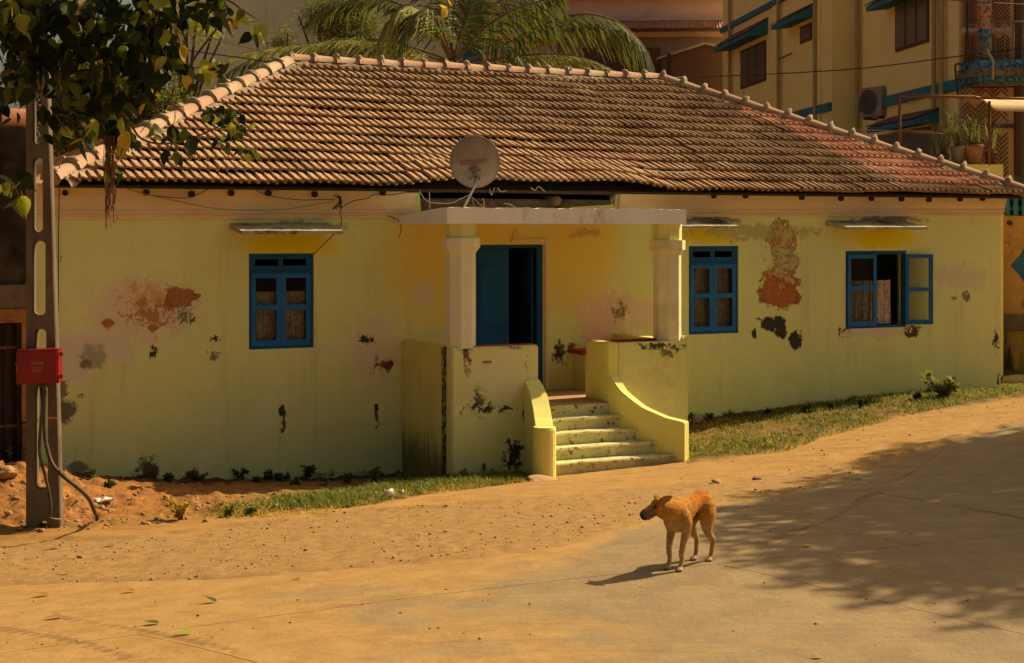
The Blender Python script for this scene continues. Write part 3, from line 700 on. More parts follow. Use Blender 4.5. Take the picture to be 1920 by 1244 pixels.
    # left parapet: front piece and side piece, ground up
    box('parapet', M['porch_paint'], pL, oL, f, f+PT, -.5, zP, H, .018)
    box('parapet', M['streaked_paint'], pL+.004, pL+PT, f+PT+.002, -.002, -.5, zP-.004, H, .012)
    box('parapet_coping', M['red_oxide'], pL+.28, oL-.02, f+.04, f+PT+.02, zP+.001, zP+.008, H)
    # right parapet: thick return beside the steps, front piece up to the column
    bm = bmesh.new()
    prof = [(0, -.5), (.62, -.5), (.63, 1.45), (.60, 1.52), (.63, 1.62), (.615, zPr-.06), (.54, zPr-.005), (.48, zPr+.01), (0, zPr)]
    prism(bm, [(oR, f+a_, z_) for a_, z_ in prof], (.17, 0, 0)); bmesh.ops.bevel(bm, geom=bm.edges[:], offset=.012, segments=2, affect='EDGES')
    bm_obj('stair_return', bm, M['cheek_paint'], H)
    box('return_top', M['red_oxide'], oR+.02, oR+.15, f+.40, f+.56, zPr-.005, zPr+.013, H, .004)
    plate_v('parapet', M['porch_paint'], [(oR+.172, -.5), (pR, -.5), (pR, zPr+.06), (pR-.03, zPr+.06), (pR-.04, zPr), (oR+.172, zPr)], [], f+.003, PT, H)
    box('parapet', M['streaked_paint'], pR-PT, pR-.004, f+PT+.005, -.002, -.5, zPr, H, .01)
    box('parapet_coping', M['red_oxide'], oR+.19, pR-.40, f+PT-.03, f+PT+.09, zPr-.0, zPr+.03, H, .006)
    box('inner_bench', M['red_oxide'], U(1087,-.4), pR-.22, -.45, -.02, FLOOR+.52, FLOOR+.58, H, .01)
    box('inner_bench_base', M['wall_paint'], U(1087,-.4)+.12, pR-.22, -.36, -.025, FLOOR+.003, FLOOR+.518, H)
    box('porch_floor', M['floor_cement'], pL+PT+.002, pR-PT-.002, f+.012, -.003, -.4, FLOOR, H, .012)
    # steps
    n = 5; tread = .215; zG = z1(*W(6.5, -2.65).xy)-.0
    r_h = (FLOOR-zG-.03)/n
    cheekR = smooth_path([(oR, f+.02), (oR+.06, f-.22), (oR+.22, f-.5), (oR+.42, f-.76), (U(1283,-2.68), -2.68)], 5)
    cheekL = smooth_path([(oL+.02, f+.02), (oL-.02, f-.25), (oL-.10, f-.5), (oL-.2, f-.75), (oL-.30, -2.68)], 5)
    def at_v(path, v): 
        for p, q in zip(path, path[1:]):
            if q[1] <= v <= p[1]: t = (p[1]-v)/(p[1]-q[1]+1e-9); return p[0]+(q[0]-p[0])*t
        return path[-1][0]
    box('step', M['step_plaster'], oL+.0, oR-.003, f-.012, f+.010, zG-.3, FLOOR-.014, H)
    for i in range(1, n):
        zt_ = FLOOR-r_h*i; v0 = f-tread*i
        ra = at_v(cheekR, v0+.02)+.01; la = at_v(cheekL, v0+.02)-.02
        if i == n-1: ra += .03
        bm = bmesh.new(); prism(bm, [(la, v0+tread+.0-.014, zt_-.001*i), (la, v0-.025, zt_-.001*i), (la, v0-.034, zt_-.02), (la, v0-.025, zt_-.045), (la, v0, zt_-.052), (la, v0-.004, zG-.3), (la, v0+tread-.014, zG-.3)], (ra-la, 0, 0))
        # subdivide along u and wear the nosing
        bmesh.ops.bisect_plane; 
        for k in range(1, 9):
            bmesh.ops.bisect_plane(bm, geom=bm.verts[:]+bm.edges[:]+bm.faces[:], plane_co=(la+(ra-la)*k/9, 0, 0), plane_no=(1, 0, 0))
        for v in bm.verts:
            if v.co.z > zt_-.06 and v.co.y < v0: v.co.y += .018*mnoise.noise(Vector((v.co.x*6, i, 0))); v.co.z += .012*mnoise.noise(Vector((v.co.x*5, i*3, 7)))
        bm_obj('step', bm, M['step_plaster'], H)
    # curved stair cheeks
    def cheek(path, side, zs, th, end_r):
        bm = bmesh.new(); L = len(path); rows = []
        for i, p in enumerate(path):
            t = (path[min(i+1, L-1)]-path[max(i-1, 0)]); t = Vector((t[0], t[1])).normalized(); nrm = Vector((-t.y, t.x))*side
            z = float(np.interp(-p[1], [q[0] for q in zs], [q[1] for q in zs]))
            a = Vector((p[0], p[1])); b = a+nrm*th
            rows.append([bm.verts.new((a.x, a.y, -.5)), bm.verts.new((a.x, a.y, z)), bm.verts.new((b.x, b.y, z+.004)), bm.verts.new((b.x, b.y, -.5))])
        for a, b in zip(rows, rows[1:]):
            for j in range(4): bm.faces.new((a[j], b[j], b[(j+1) % 4], a[(j+1) % 4]))
        bm.faces.new(rows[0][::-1]); bm.faces.new(rows[-1]); bmesh.ops.recalc_face_normals(bm, faces=bm.faces[:])
        bmesh.ops.bevel(bm, geom=[e for e in bm.edges if e.calc_face_angle(0) > .9], offset=.012, segments=2, affect='EDGES')
        return bm
    c3 = lambda P: [Vector((p[0], p[1], 0)) for p in P]
    pr = [Vector((p[0], p[1])) for p in cheekR]; pl = [Vector((p[0], p[1])) for p in cheekL]
    zr = [(-f, Z(1145,701,f)), (-f+.22, Z(1178,733,f-.22)), (-f+.5, Z(1215,764,f-.5)), (-f+.76, Z(1250,784,f-.76)), (2.68, Z(1284,793,-2.68))]
    zl = [(-f, Z(1000,712,f)), (-f+.25, Z(1008,735,f-.25)), (-f+.5, Z(1015,762,f-.5)), (-f+.75, Z(1020,785,f-.75)), (2.68, Z(1025,801,-2.68))]
    bm_obj('stair_cheek', cheek(c3(pr), 1, zr, .16, 0), M['cheek_paint'], H)
    bm_obj('stair_cheek', cheek(c3(pl), -1, zl, .23, 0), M['cheek_paint'], H)
    # rounded newel at the end of the left cheek
    e0 = pl[-1]; V, Fc = tube_geo([(e0.x-.12, e0.y+.01, -.5), (e0.x-.12, e0.y+.01, zl[-1][1]-.03), (e0.x-.12, e0.y+.01, zl[-1][1]+.003)], [.145, .145, .135], 20)
    mesh_obj('newel', V, Fc, M['cheek_paint'], H, False)
    # columns
    def octo(cu, cv, r, z0, z1_, bm, r2=None):
        ring = lambda rr, z: [bm.verts.new((cu+rr*cos(R(22.5+45*i)), cv+rr*sin(R(22.5+45*i)), z)) for i in range(8)]
        a = ring(r, z0); b = ring(r2 or r, z1_)
        for i in range(8): bm.faces.new((a[i], a[(i+1) % 8], b[(i+1) % 8], b[i]))
        bm.faces.new(a[::-1]); bm.faces.new(b)
    zS = Z(1060, 420, f-.05)                                  # underside of the slab
    for px0, px1, zb_ in ((840, 893, zP), (1228, 1281, zPr)):
        cv = f+.19; cu = (U(px0, cv-.05)+U(px1, cv-.05))/2
        kc = 447 if px0 < 1000 else 451
        zc0 = Z((px0+px1)/2, kc+23, f); zc1 = Z((px0+px1)/2, kc, f)
        bm = bmesh.new(); octo(cu, cv, .195, zb_-.02, zc0, bm)
        C_ = bm_obj('column', bm, M['column_paint'], H)
        bm = bmesh.new(); octo(cu, cv, .20, zc0-.03, zc0+.035, bm, .245); octo(cu, cv, .252, zc0+.036, zc1, bm); bm_obj('capital', bm, M['column_paint'], C_)
        bm = bmesh.new(); octo(cu, cv, .2, zc1+.001, zS+.004, bm, .205); bm_obj('column_neck', bm, M['porch_paint'], C_)
    # flat roof slab of the porch
    sL, sR = U(838, f-.06), U(1287, f-.06); vF = f-.06
    zl0, zl1 = Z(848,389,vF), Z(1280,393,vF)
    bm = bmesh.new(); nn = 90; T = []; B = []
    for i in range(nn+1):
        u = sL+(sR-sL)*i/nn; zt_ = zl0+(zl1-zl0)*i/nn; w = .014*mnoise.noise(Vector((u*3, 0, 0)))+.014*mnoise.noise(Vector((u*9, 0, 0)))
        T.append([bm.verts.new((u, vF, zt_+w)), bm.verts.new((u, vF+.12, zt_+w*.5)), bm.verts.new((u, -.003, zt_-.10))])
        B.append([bm.verts.new((u, vF+.006*mnoise.noise(Vector((u*2, 5, 0))), zS+.2*w)), bm.verts.new((u, -.003, zS))])
    for i in range(nn):
        bm.faces.new((T[i][0], T[i+1][0], T[i+1][1], T[i][1])); bm.faces.new((T[i][1], T[i+1][1], T[i+1][2], T[i][2]))
        bm.faces.new((B[i][0], B[i+1][0], T[i+1][0], T[i][0])); bm.faces.new((B[i][1], B[i+1][1], B[i+1][0], B[i][0]))
    for k in (0, nn): bm.faces.new((B[k][0], T[k][0], T[k][1], T[k][2], B[k][1]))
    bmesh.ops.recalc_face_normals(bm, faces=bm.faces[:]); bm_obj('porch_roof_slab', bm, M['white_paint'], H)
    box('name_strip', M['metal_grey'], U(906, f), U(921, f), f-.012, f-.001, Z(915,681,f), Z(915,677,f), H)
    tube('conduit', M['cream_paint'], [(U(968,-.03), -.03, Z(968,430)), (U(962,-.03), -.03, Z(968,450)), (U(962,-.03), -.03, e+.09)], .012, 6, H)
    build_roof(H, uL, uR, ZE, nL, nR)
    return H

def build_roof(H, uL, uR, ZE, nL, nR):
    M = MATS
    ov = .32; rv = 3.85; uA, uB = 4.25, 11.12
    z_e = ZE-.005; z_r = ZC + 322/FPX*dep(uA, rv) - .12
    slope = (z_r-z_e)/(rv+ov); Ls = math.hypot(z_r-z_e, rv+ov); ang = math.atan(slope)
    e0, e1 = U(95, -ov), uR+.38
    def lift(u, s):                                          # the eave bows up over the porch; the old roof sags here and there
        k = sstep(nL-.6, nL+.5, u)*sstep(nR+.9, nR-.2, u)
        return float(.10*k*sstep(1.0, 0.0, s) + .035*(nz(u, s, 4, .7, 2)))
    # dark deck below the tiles
    g = [(e0, -ov+.03), (e1, -ov+.03), (e1, rv*2+ov), (e0, rv*2+ov)]
    V = [(x, y, z_e-.015) for x, y in g]+[(uA, rv, z_r-.05), (uB, rv, z_r-.05)]+[(x, y, z_e-.045) for x, y in g]
    mesh_obj('roof_deck', V, [(0,1,5,4),(1,2,5),(2,3,4,5),(3,0,4),(6,7,1,0),(7,8,2,1),(8,9,3,2),(9,6,0,3),(9,8,7,6)], M['dark_timber'], H)
    # one clay tile: x across (0.21), y up the slope (0.36), two channels
    def tile_mesh(name, mat):
        prof = [(0,.004),(.002,.046),(.028,.043),(.034,.036),(.076,.030),(.082,.004),(.119,.003),(.121,.046),(.147,.043),(.153,.036),(.195,.030),(.201,.004),(.240,.004)]
        rows = []; V = []; Fc = []
        for y, dz in ((0, 0.058), (.385, -.002)):
            for x, z in prof: V.append((x, y, z+dz))
        n = len(prof)
        for x, z in prof: V.append((x, .004, z+.030))
        for x, z in prof: V.append((x, .09, z*.3-.012))
        for i in range(n-1):
            Fc.append((i, i+1, n+i+1, n+i)); Fc.append((2*n+i, 2*n+i+1, i+1, i)); Fc.append((3*n+i, 3*n+i+1, 2*n+i+1, 2*n+i))
        Fc.append((0, n, 2*n))
        me = bpy.data.meshes.new(name); me.from_pydata(V, [], Fc); me.materials.append(mat); me.materials.append(M['tile_undercut_shade'])
        for k_ in range(n-1): me.polygons[3*k_+2].material_index = 1  # undercut faces get the painted shade
        me.update(); return me
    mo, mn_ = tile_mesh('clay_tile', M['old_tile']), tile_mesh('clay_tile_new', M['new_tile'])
    W_, C_ = .238, .338
    T = []
    for i in range(int(Ls/C_)+1):
        s = i*C_; v = -ov+s*cos(ang); z = z_e+s*sin(ang)
        fr = s/Ls
        a = e0+(uA-e0)*fr; b = e1+(uB-e1)*fr
        off = .03*math.sin(i*2.1)
        for j in range(int((a-e0)/W_)-1, int((b-e0)/W_)+2):
            u = e0+j*W_+off
            if u < a-.10 or u+W_ > b+.12: continue
            if s+C_ > Ls+.12: continue
            T.append((i, j, u, s))
    uz0 = U(1555, .5)
    objs = []
    for i, j, u, s in T:
        zl = lift(u, s); v = -ov+s*cos(ang); z = z_e+s*sin(ang)+zl
        x_px = u
        new = u > U(1700, -.3) - s*.36 + .12*math.sin(i*2.7) and i > 0
        mtx = Matrix.Translation((u+random.gauss(0,.004), v+random.gauss(0,.006), z+random.gauss(0,.002))) @ Matrix.Rotation(ang+random.gauss(0,.012), 4, 'X') @ Matrix.Rotation(random.gauss(0,.012), 4, 'Z') @ Matrix.Rotation(random.gauss(0,.012), 4, 'Y')
        objs.append((dep(u, v), new, mtx))
    objs.sort(key=lambda q: q[0])
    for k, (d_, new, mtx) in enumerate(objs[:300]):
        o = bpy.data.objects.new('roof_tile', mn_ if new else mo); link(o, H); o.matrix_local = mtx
    for new, me, nm in ((False, mo, 'old_roof_tiles'), (True, mn_, 'newer_roof_tiles')):
        bv = np.array([v.co[:] for v in me.vertices]); fq = np.array([list(p.vertices) if len(p.vertices) == 4 else list(p.vertices)+[p.vertices[-1]] for p in me.polygons if len(p.vertices) == 4])
        rest = [m for d_, nw, m in objs[300:] if nw == new]
        if not rest: continue
        VV = np.concatenate([bv @ np.array(m.to_3x3()).T + np.array(m.translation) for m in rest])
        FF = np.concatenate([fq+i*len(bv) for i in range(len(rest))])
        np_mesh('roof_tiles', VV, FF, M['new_tile' if new else 'old_tile'], H, kind='stuff', label='newer pinkish clay tiles' if new else 'weathered clay tiles')
    print('tiles', len(objs))
    # back and end slopes
    def slope_sheet(A, B, C, D):
        V = []; Fc = []; n = int((B-A).length/.105)*2
        for i in range(n+1):
            t = i/n; w = .018*(1 if i % 2 else -1)
            p = A.lerp(B, t); q = D.lerp(C, t)
            V += [p+Vector((0,0,w+.02)), q+Vector((0,0,w+.02))]
        for i in range(n): Fc.append((2*i, 2*i+2, 2*i+3, 2*i+1))
        mesh_obj('end_slope', V, Fc, M['old_tile'], H)
    P = lambda u, v, z: Vector((u, v, z))
    A_, B_ = P(uA, rv, z_r), P(uB, rv, z_r); bk = rv*2+ov
    slope_sheet(P(e0, bk, z_e), P(e0, -ov, z_e), A_, A_); slope_sheet(P(e1, -ov, z_e), P(e1, bk, z_e), B_, B_); slope_sheet(P(e1, bk, z_e), P(e0, bk, z_e), A_, B_)
    # ridge and hip tiles bedded in mortar
    def caps(p, q, n, r0, lump=1.2):
        p, q = Vector(p), Vector(q); d = (q-p).normalized(); Ld = (q-p).length; st = Ld/n
        x = d; yv = Vector((0,0,1)).cross(x).normalized(); zv = x.cross(yv)
        for i in range(n):
            base = p+d*st*i; V = []; Fc = []; seg = 9
            prof = [(-.03, r0*1.16), (.035, r0*1.20), (.05, r0*1.04), (st+.02, r0*.86)]
            tw = random.gauss(0, .02); off = Vector((0, 0, random.gauss(0, .006)))
            for k, (s_, r_) in enumerate(prof):
                for j in range(seg+1):
                    t = pi*j/seg; a = cos(t)*r_; h = sin(t)*r_*.92
                    V.append(base+off+x*(s_+tw*a)+yv*a+zv*h)
            for k in range(len(prof)-1):
                for j in range(seg): Fc.append((k*(seg+1)+j, k*(seg+1)+j+1, (k+1)*(seg+1)+j+1, (k+1)*(seg+1)+j))
            Fc.append(tuple(range(seg+1)))
            mesh_obj('ridge_tile', V, Fc, M['ridge_clay'], H, True)
            bm = bmesh.new(); bmesh.ops.create_icosphere(bm, subdivisions=2, radius=1)
            for v in bm.verts:
                c = v.co; q_ = 1+.3*mnoise.noise(c*2.2+base*3)
                v.co = Vector((c.x*.065*q_, c.y*r0*lump*q_, c.z*r0*lump*.97*q_))
            m3 = Matrix((x, yv, zv)).transposed().to_4x4(); bm.transform(Matrix.Translation(base+zv*.035) @ m3); bm_obj('mortar_lump', bm, M['cement_mortar'], H, True)
    def mortar(p, q, side, w0, w1, up=.02):
        p, q = Vector(p), Vector(q); d = (q-p); n = int(d.length/.06); V = []; Fc = []; m = 6
        for i in range(n+1):
            b = p+d*(i/n); ww = w0+(w1-w0)*(.5+.5*nz(b.x, b.y, b.z, 3.0, 3))
            for j in range(m+1):
                f = j/m; o_ = Vector(side)*ww*f
                V.append(b+o_+Vector((0, 0, up+.045*(1-f)**.5*1.2 + .035*nz(b.x+f, b.y, f, 7, 3) - (.06 if j == m else 0))))
        for i in range(n):
            for j in range(m): k = i*(m+1)+j; Fc.append((k, k+1, k+m+2, k+m+1))
        mesh_obj('mortar_bed', V, Fc, M['cement_mortar'], H, False)
    up = .055
    ea, eb = (e0+.02, -ov+.03, z_e+.06), (e1-.02, -ov+.02, z_e+.06)
    ra, rb = (uA, rv, z_r+.06), (uB, rv, z_r+.06)
    caps(ra, rb, 18, .118, 1.08); caps(ea, ra, 15, .125, 1.08); caps(rb, eb, 17, .112, 1.28)
    dn = (0, -cos(ang), -sin(ang))
    mortar((uA-.05, rv-.03, z_r+.03), (uB+.05, rv-.03, z_r+.03), dn, .12, .24)
    mortar((e0, -ov, z_e+.03), (uA, rv, z_r+.03), (.75, -.25, -.12), .20, .46); mortar((uB, rv, z_r+.03), (e1, -ov, z_e+.03), (-.75, -.25, -.12), .16, .40)
    # smear of cement across the lower courses
    for s0, ua, ub, w in ((.74, U(745,0), U(845,0), .16), (.66, U(930,0), U(1330,0), .15)):
        V = []; Fc = []; n = int((ub-ua)/.04)
        for i in range(n+1):
            u = ua+(ub-ua)*i/n; ww = w*(.5+.9*abs(nz(u, 0, 0, 2.2, 3)))*min(1, i/6, (n-i)/6)+.01; sc_ = s0+.10*nz(u, 3, 0, .8, 2)-.10*(u-ua)/(ub-ua)
            for j in range(6):
                s = sc_+ww*(j/5-.5); e_ = math.sin(pi*j/5)
                V.append((u, -ov+s*cos(ang)-.0, z_e+s*sin(ang)+lift(u, s)+.022+.05*e_+.022*nz(u, s*4, 0, 9, 3)))
        for i in range(n):
            for j in range(5): k = i*6+j; Fc.append((k, k+6, k+7, k+1))
        mesh_obj('cement_patch', V, Fc, M['cement_mortar'], H)
# ------------------------------------------------------------------ background buildings
def back_mats():
    pm('shade_slab', (.50,.43,.30), (.34,.29,.20), 4, .9, .5, 25, (.10,.08,.05), t3=(.5,.62))
    pm('yellow_wall', (.90,.74,.32), (.85,.68,.28), 1.0, .9, .25, 14, (.42,.29,.10), t3=(.60,.70))
    pm('teal_band', (.045,.19,.29), (.035,.15,.23), 3, .8, .2, 20)
    pm('yellow_pipe', (.46,.33,.12), (.40,.28,.10), 3, .8, .1, 20)
    pm('brown_frame', (.12,.05,.03), (.09,.04,.025), 6, .7, .2, 20)
    pm('dark_glass', (.10,.09,.08), (.14,.12,.10), 2, .3, .05, 10, spec=.5)
    pm('awning_top', (.22,.08,.07), (.17,.07,.06), 4, .8, .3, 20)
    pm('lattice_brown', (.16,.055,.03), (.12,.045,.025), 6, .7, .2, 20)
    pm('lattice_back', (.60,.38,.20), (.54,.33,.17), 1.5, .85, .1, 20)
    pm('ac_grey', (.30,.27,.24), (.25,.225,.20), 4, .6, .1, 30)
    pm('ac_dark', (.06,.05,.045), (.05,.045,.04), 4, .6, .1, 30)
    pm('canopy_cloth', (.72,.46,.27), (.66,.42,.24), 1.2, .8, .15, 8)
    pm('pink_wall', (.70,.47,.43), (.62,.42,.40), .5, .9, .3, 12, (.24,.13,.10), t3=(.56,.70))
    pm('mauve_wall', (.48,.37,.37), (.42,.33,.34), .6, .9, .3, 12)
    pm('beam_ochre', (.60,.39,.22), (.52,.33,.18), 1.2, .9, .3, 12)
    pm('brown_gable', (.15,.075,.052), (.12,.06,.045), .8, .9, .3, 12)
    pm('corrugated', (.40,.18,.14), (.30,.13,.10), 2.0, .8, .2, 12, (.52,.27,.2), t3=(.5,.65))
    pm('concrete_wall', (.70,.74,.52), (.63,.67,.47), .35, .95, .5, 9, (.52,.52,.37), stretch=(1.2,1,.35), t3=(.5,.72))
    pm('moss_wall', (.05,.036,.022), (.10,.068,.04), 1.6, .95, .8, 12, (.016,.012,.009), t3=(.45,.62))
    pm('orange_wall', (.46,.20,.055), (.36,.15,.045), 3, .9, .3, 20, (.16,.08,.04), t3=(.58,.7))
    pm('old_brick', (.34,.13,.06), (.24,.095,.045), 6, .95, .6, 30)
    pm('pole_concrete', (.17,.125,.085), (.125,.09,.06), 5, .95, .7, 30, (.09,.06,.04), t3=(.56,.7), stretch=(1,1,.4))
    pm('ochre_yard_wall', (.62,.34,.10), (.52,.28,.08), 2.5, .9, .3, 12, (.20,.12,.06), t3=(.56,.66))
    pm('stone_plinth', (.14,.10,.065), (.20,.14,.085), 5, .95, .8, 14, (.07,.05,.035))
    pm('stained_plinth', (.46,.27,.06), (.34,.19,.045), 5, .95, .5, 14, (.06,.04,.02), stretch=(1,1,.25), t3=(.45,.58))
    pm('terracotta_pot', (.36,.17,.11), (.28,.14,.10), 5, .9, .3, 20, (.42,.30,.24))
    pm('grey_pot', (.26,.23,.19), (.20,.18,.15), 6, .9, .3, 20, (.10,.08,.06))
    for nm, cols in (('mosaic_blue', ((.03,.13,.30),(.08,.24,.36),(.025,.06,.16))), ('mosaic_green', ((.14,.15,.09),(.10,.11,.07),(.20,.19,.12))), ('mosaic_pink', ((.46,.30,.22),(.38,.24,.18),(.18,.10,.08))), ('mosaic_brown', ((.20,.16,.11),(.14,.12,.085),(.07,.055,.045)))):
        t = NT(nm, .5, .4); p = t.pos(); v = t.n.new('ShaderNodeTexVoronoi'); v.inputs['Scale'].default_value = 22; v.inputs['Randomness'].default_value = .35; t.l.new(p, v.inputs['Vector'])
        s = t.n.new('ShaderNodeSeparateColor'); t.l.new(v.outputs['Color'], s.inputs[0])
        c = t.mix(t.ramp(s.outputs[0], .35, .4), cols[0], cols[1]); c = t.mix(t.ramp(s.outputs[1], .72, .75), c, cols[2]); t.out(c)
class Pl:
    """a vertical working plane: all points with x = c + m*y ; s = distance along it towards the camera"""
    def __init__(s, px, y, m):
        s.m = m; s.c = (px-CX)/FPX*y - m*y; s.y0 = y; L = math.hypot(m, 1); s.d = Vector((-m/L, -1/L, 0)); s.o = Vector((s.c+m*y, y, 0))
    def y(s, px): return s.c/((px-CX)/FPX-s.m)
    def S(s, px): return (s.y0-s.y(px))*math.hypot(s.m, 1)
    def Z(s, px, py): return ZC-(py-CY)/FPX*s.y(px)
def frame_empty(name, pl, **k):
    """local x runs along the plane towards the camera, local y into the building"""
    return empty(name, (pl.o.x, pl.o.y, 0), math.atan2(pl.d.y, pl.d.x), **k)

def yellow_building():
    M = MATS; YR = 38.0; m = -.107
    A = Pl(1560, YR, m); B = Pl(1612, YR, m)
    E = frame_empty('apartment_house', A, label='tall yellow house with blue-green bands and mosaic balcony behind the tiled roof', cat='house')
    off = (B.o-A.o).dot(Vector((-A.d.y, A.d.x, 0)))          # B lies this far towards -local y
    sA0, sA1 = A.S(1355), 0.0; sB1 = B.S(1800)
    def local(pl): return 0.0 if pl is A else off
    # local y axis of the empty: rotate d by +90deg
    zt_, zb_ = 12.5, -.5
    # which side is the camera? local +y = (-d.y, d.x)
    ly = Vector((-A.d.y, A.d.x, 0)); sgn = 1 if ly.x > 0 else -1          # interior lies at +x
    def bx(nm, mt, pl, s0, s1, t0, t1, z0, z1, parent=E, bev=0, **k):
        """t: distance out of the plane towards the viewer side"""
        oy = local(pl)
        ya, yb = sorted((oy-sgn*t0, oy-sgn*t1)); xa, xb = sorted((s0, s1))
        if parent is not E: pass
        return box(nm, mt, xa, xb, ya, yb, z0, z1, parent, bev, **k)
    bx('wall', M['yellow_wall'], A, sA0, sA1, -4, 0, zb_, zt_)
    bx('wall', M['yellow_wall'], B, .003, sB1, -1.9, 0, zb_, zt_)
    # recessed shallow pilaster strips
    bx('pilaster', M['yellow_wall'], A, A.S(1452), A.S(1463), 0, .06, zb_, zt_)
    bx('pilaster', M['yellow_wall'], A, A.S(1532), A.S(1541), 0, .06, zb_, zt_)
    # bands
    bx('band', M['teal_band'], A, sA0, sA1, 0, .09, A.Z(1410,34), A.Z(1410,24))
    zb1 = A.Z(1520, 218), A.Z(1520, 203)
    bx('band', M['teal_band'], A, A.S(1480), sA1+.0, 0, .09, zb1[0], zb1[1])
    bx('band', M['teal_band'], B, -.10, sB1+.3, 0, .09, B.Z(1740,183), B.Z(1740,163))
    # windows with mullions
    def win(pl, px0, px1, pxm, py0, py1, n=3, awn=None):
        s0, s1 = sorted((pl.S(px0), pl.S(px1))); z1_, z0_ = pl.Z(pxm, py0), pl.Z(pxm, py1)
        F = bx('window', M['brown_frame'], pl, s0, s1, .0, .035, z0_, z1_)
        for i in range(n):
            a = s0+(s1-s0)*i/n+.07; b = s0+(s1-s0)*(i+1)/n-.07; bx('pane', M['dark_glass'], pl, a, b, .036, .042, z0_+.07, z1_-.07, F)
    win(A, 1390, 1437, 1413, 86, 160); win(A, 1502, 1523, 1512, 47, 79, 1); win(B, 1683, 1745, 1714, -8, 88)
    def awning(pl, px0, px1, pxm, pya, pyb, d):
        s0, s1 = sorted((pl.S(px0), pl.S(px1))); z1_ = pl.Z(pxm, pya); z0_ = pl.Z(pxm, pyb); oy = local(pl)
        bm = bmesh.new(); prism(bm, [(s0, oy, z1_), (s0, oy-sgn*d, z0_+.06), (s0, oy-sgn*d, z0_-.06), (s0, oy, z0_)], (s1-s0, 0, 0)); bm_obj('awning', bm, M['teal_band'], E)
        bm = bmesh.new(); prism(bm, [(s0-.03, oy, z1_+.04), (s0-.03, oy-sgn*(d+.03), z0_+.10), (s0-.03, oy-sgn*(d+.03), z0_+.075), (s0-.03, oy, z1_+.008)], (s1-s0+.06, 0, 0)); bm_obj('awning_top', bm, M['awning_top'], E)
    awning(A, 1372, 1440, 1405, 52, 80, .55); awning(A, 1480, 1527, 1500, 20, 44, .5); awning(B, 1665, 1775, 1720, -35, -5, .5); awning(B, 1675, 1768, 1715, 214, 238, .6)
    bx('doorway', M['dark_glass'], B, B.S(1640), B.S(1752), 0, .02, .5, B.Z(1700,245))
    bx('low_wall', M['brown_frame'], A, A.S(1550), A.S(1560)+.0, .01, .12, 1, A.Z(1555, 240))
    # pipes
    for pl, px in ((A,1374),(A,1466),(A,1535),(B,1628-70+2),(B,1762),(B,1777)):
        s = pl.S(px) if pl is A or px > 1612 else .2
        oy = local(pl)
        tube('drain_pipe', M['yellow_pipe'] if px != 1374 else M['yellow_pipe'], [(s, oy-sgn*.10, zb_), (s, oy-sgn*.10, 3.0), (s, oy-sgn*.10, zt_)], .055, 7, E)
    # shelf bracket and a rag hook
    tube('bracket', M['brown_frame'], [(A.S(1466), -sgn*.1, A.Z(1466,112)), (A.S(1492), -sgn*.12, A.Z(1492,101))], .02, 5, E)
    # front side: balcony wing turned to the street
    cx = B.o + B.d*sB1; F0 = Pl(1800, cx.y, 0)
    wing = empty('x', (0,0,0)); bpy.data.objects.remove(wing)
    yF = cx.y; X = lambda px, y=yF: (px-CX)/FPX*y; Zf = lambda py, y=yF: ZC-(py-CY)/FPX*y
    inv = (Matrix.Translation(E.location) @ Matrix.Rotation(E.rotation_euler[2], 4, 'Z')).inverted()
    def wb(nm, mt, x0, x1, y0, y1, z0, z1, parent=E, **k):   # box given in world axes
        o = box(nm, mt, x0, x1, y0, y1, z0, z1, None, **k); o.parent = parent; o.matrix_parent_inverse = inv if parent is E else Matrix(); 
        if parent is not E: o.matrix_local = Matrix()
        o.data.transform(Matrix()); return o
    def wt(nm, mt, pts, r, seg=6):
        o = tube(nm, mt, pts, r, seg); o.parent = E; o.matrix_parent_inverse = inv; return o
    def wl_(nm, mt, V, Fc):
        o = mesh_obj(nm, V, Fc, mt); o.parent = E; o.matrix_parent_inverse = inv; return o
    y1 = yF-.25
    x_end = X(1972)
    wb('wall', M['lattice_back'], X(1801), X(1894), y1, y1+.2, Zf(340), zt_)
    wb('wall', M['dark_glass'], X(1896), x_end, y1+.05, y1+.2, Zf(340), zt_)
    for px in (1897, 1903): pass
    wb('door_frame', M['brown_frame'], X(1895), X(1905), y1-.06, y1+.0, Zf(330), zt_)
    wb('door_rail', M['brown_frame'], X(1905)+.002, x_end, y1-.05, y1+.0, Zf(64,y1), Zf(56,y1))
    # herringbone lattice: each panel one part
    def lattice(px0, px1, py0, py1, n, y, flip=0):
        V = []; Fc = []; x0, x1 = X(px0, y), X(px1, y); z1_, z0_ = Zf(py0, y), Zf(py1, y); w = (x1-x0)/n; th = .013; st = w*.62
        for c in range(n):
            for r in range(-2, int((z1_-z0_)/st)+3):
                for h in (0, 1):
                    up = 1 if (c+flip) % 2 == 0 else -1
                    xa, xb = x0+w*c, x0+w*(c+1); za = z0_+r*st+(st/2 if h else 0); zb2 = za+up*w*.95
                    if h: continue
                    if min(za, zb2) < z0_ or max(za, zb2) > z1_: continue
                    b = len(V)
                    for yy in (y, y-.02):
                        V += [(xa, yy, za-th), (xb, yy, zb2-th), (xb, yy, zb2+th), (xa, yy, za+th)]
                    Fc += [(b, b+1, b+2, b+3), (b+7, b+6, b+5, b+4), (b+3, b+2, b+6, b+7), (b, b+4, b+5, b+1)]
        wl_('lattice_panel', M['lattice_brown'], V, Fc)
    yl = y1-.012
    for a in ((1802,1832,-30,52,3,0),(1802,1832,60,122,3,0),(1859,1894,-30,52,3,1),(1859,1894,62,115,3,1),(1802,1890,190,232,6,0),(1802,1890,242,345,6,1),(1802,1890,150,186,6,0)):
        lattice(*a[:5], yl, a[5])
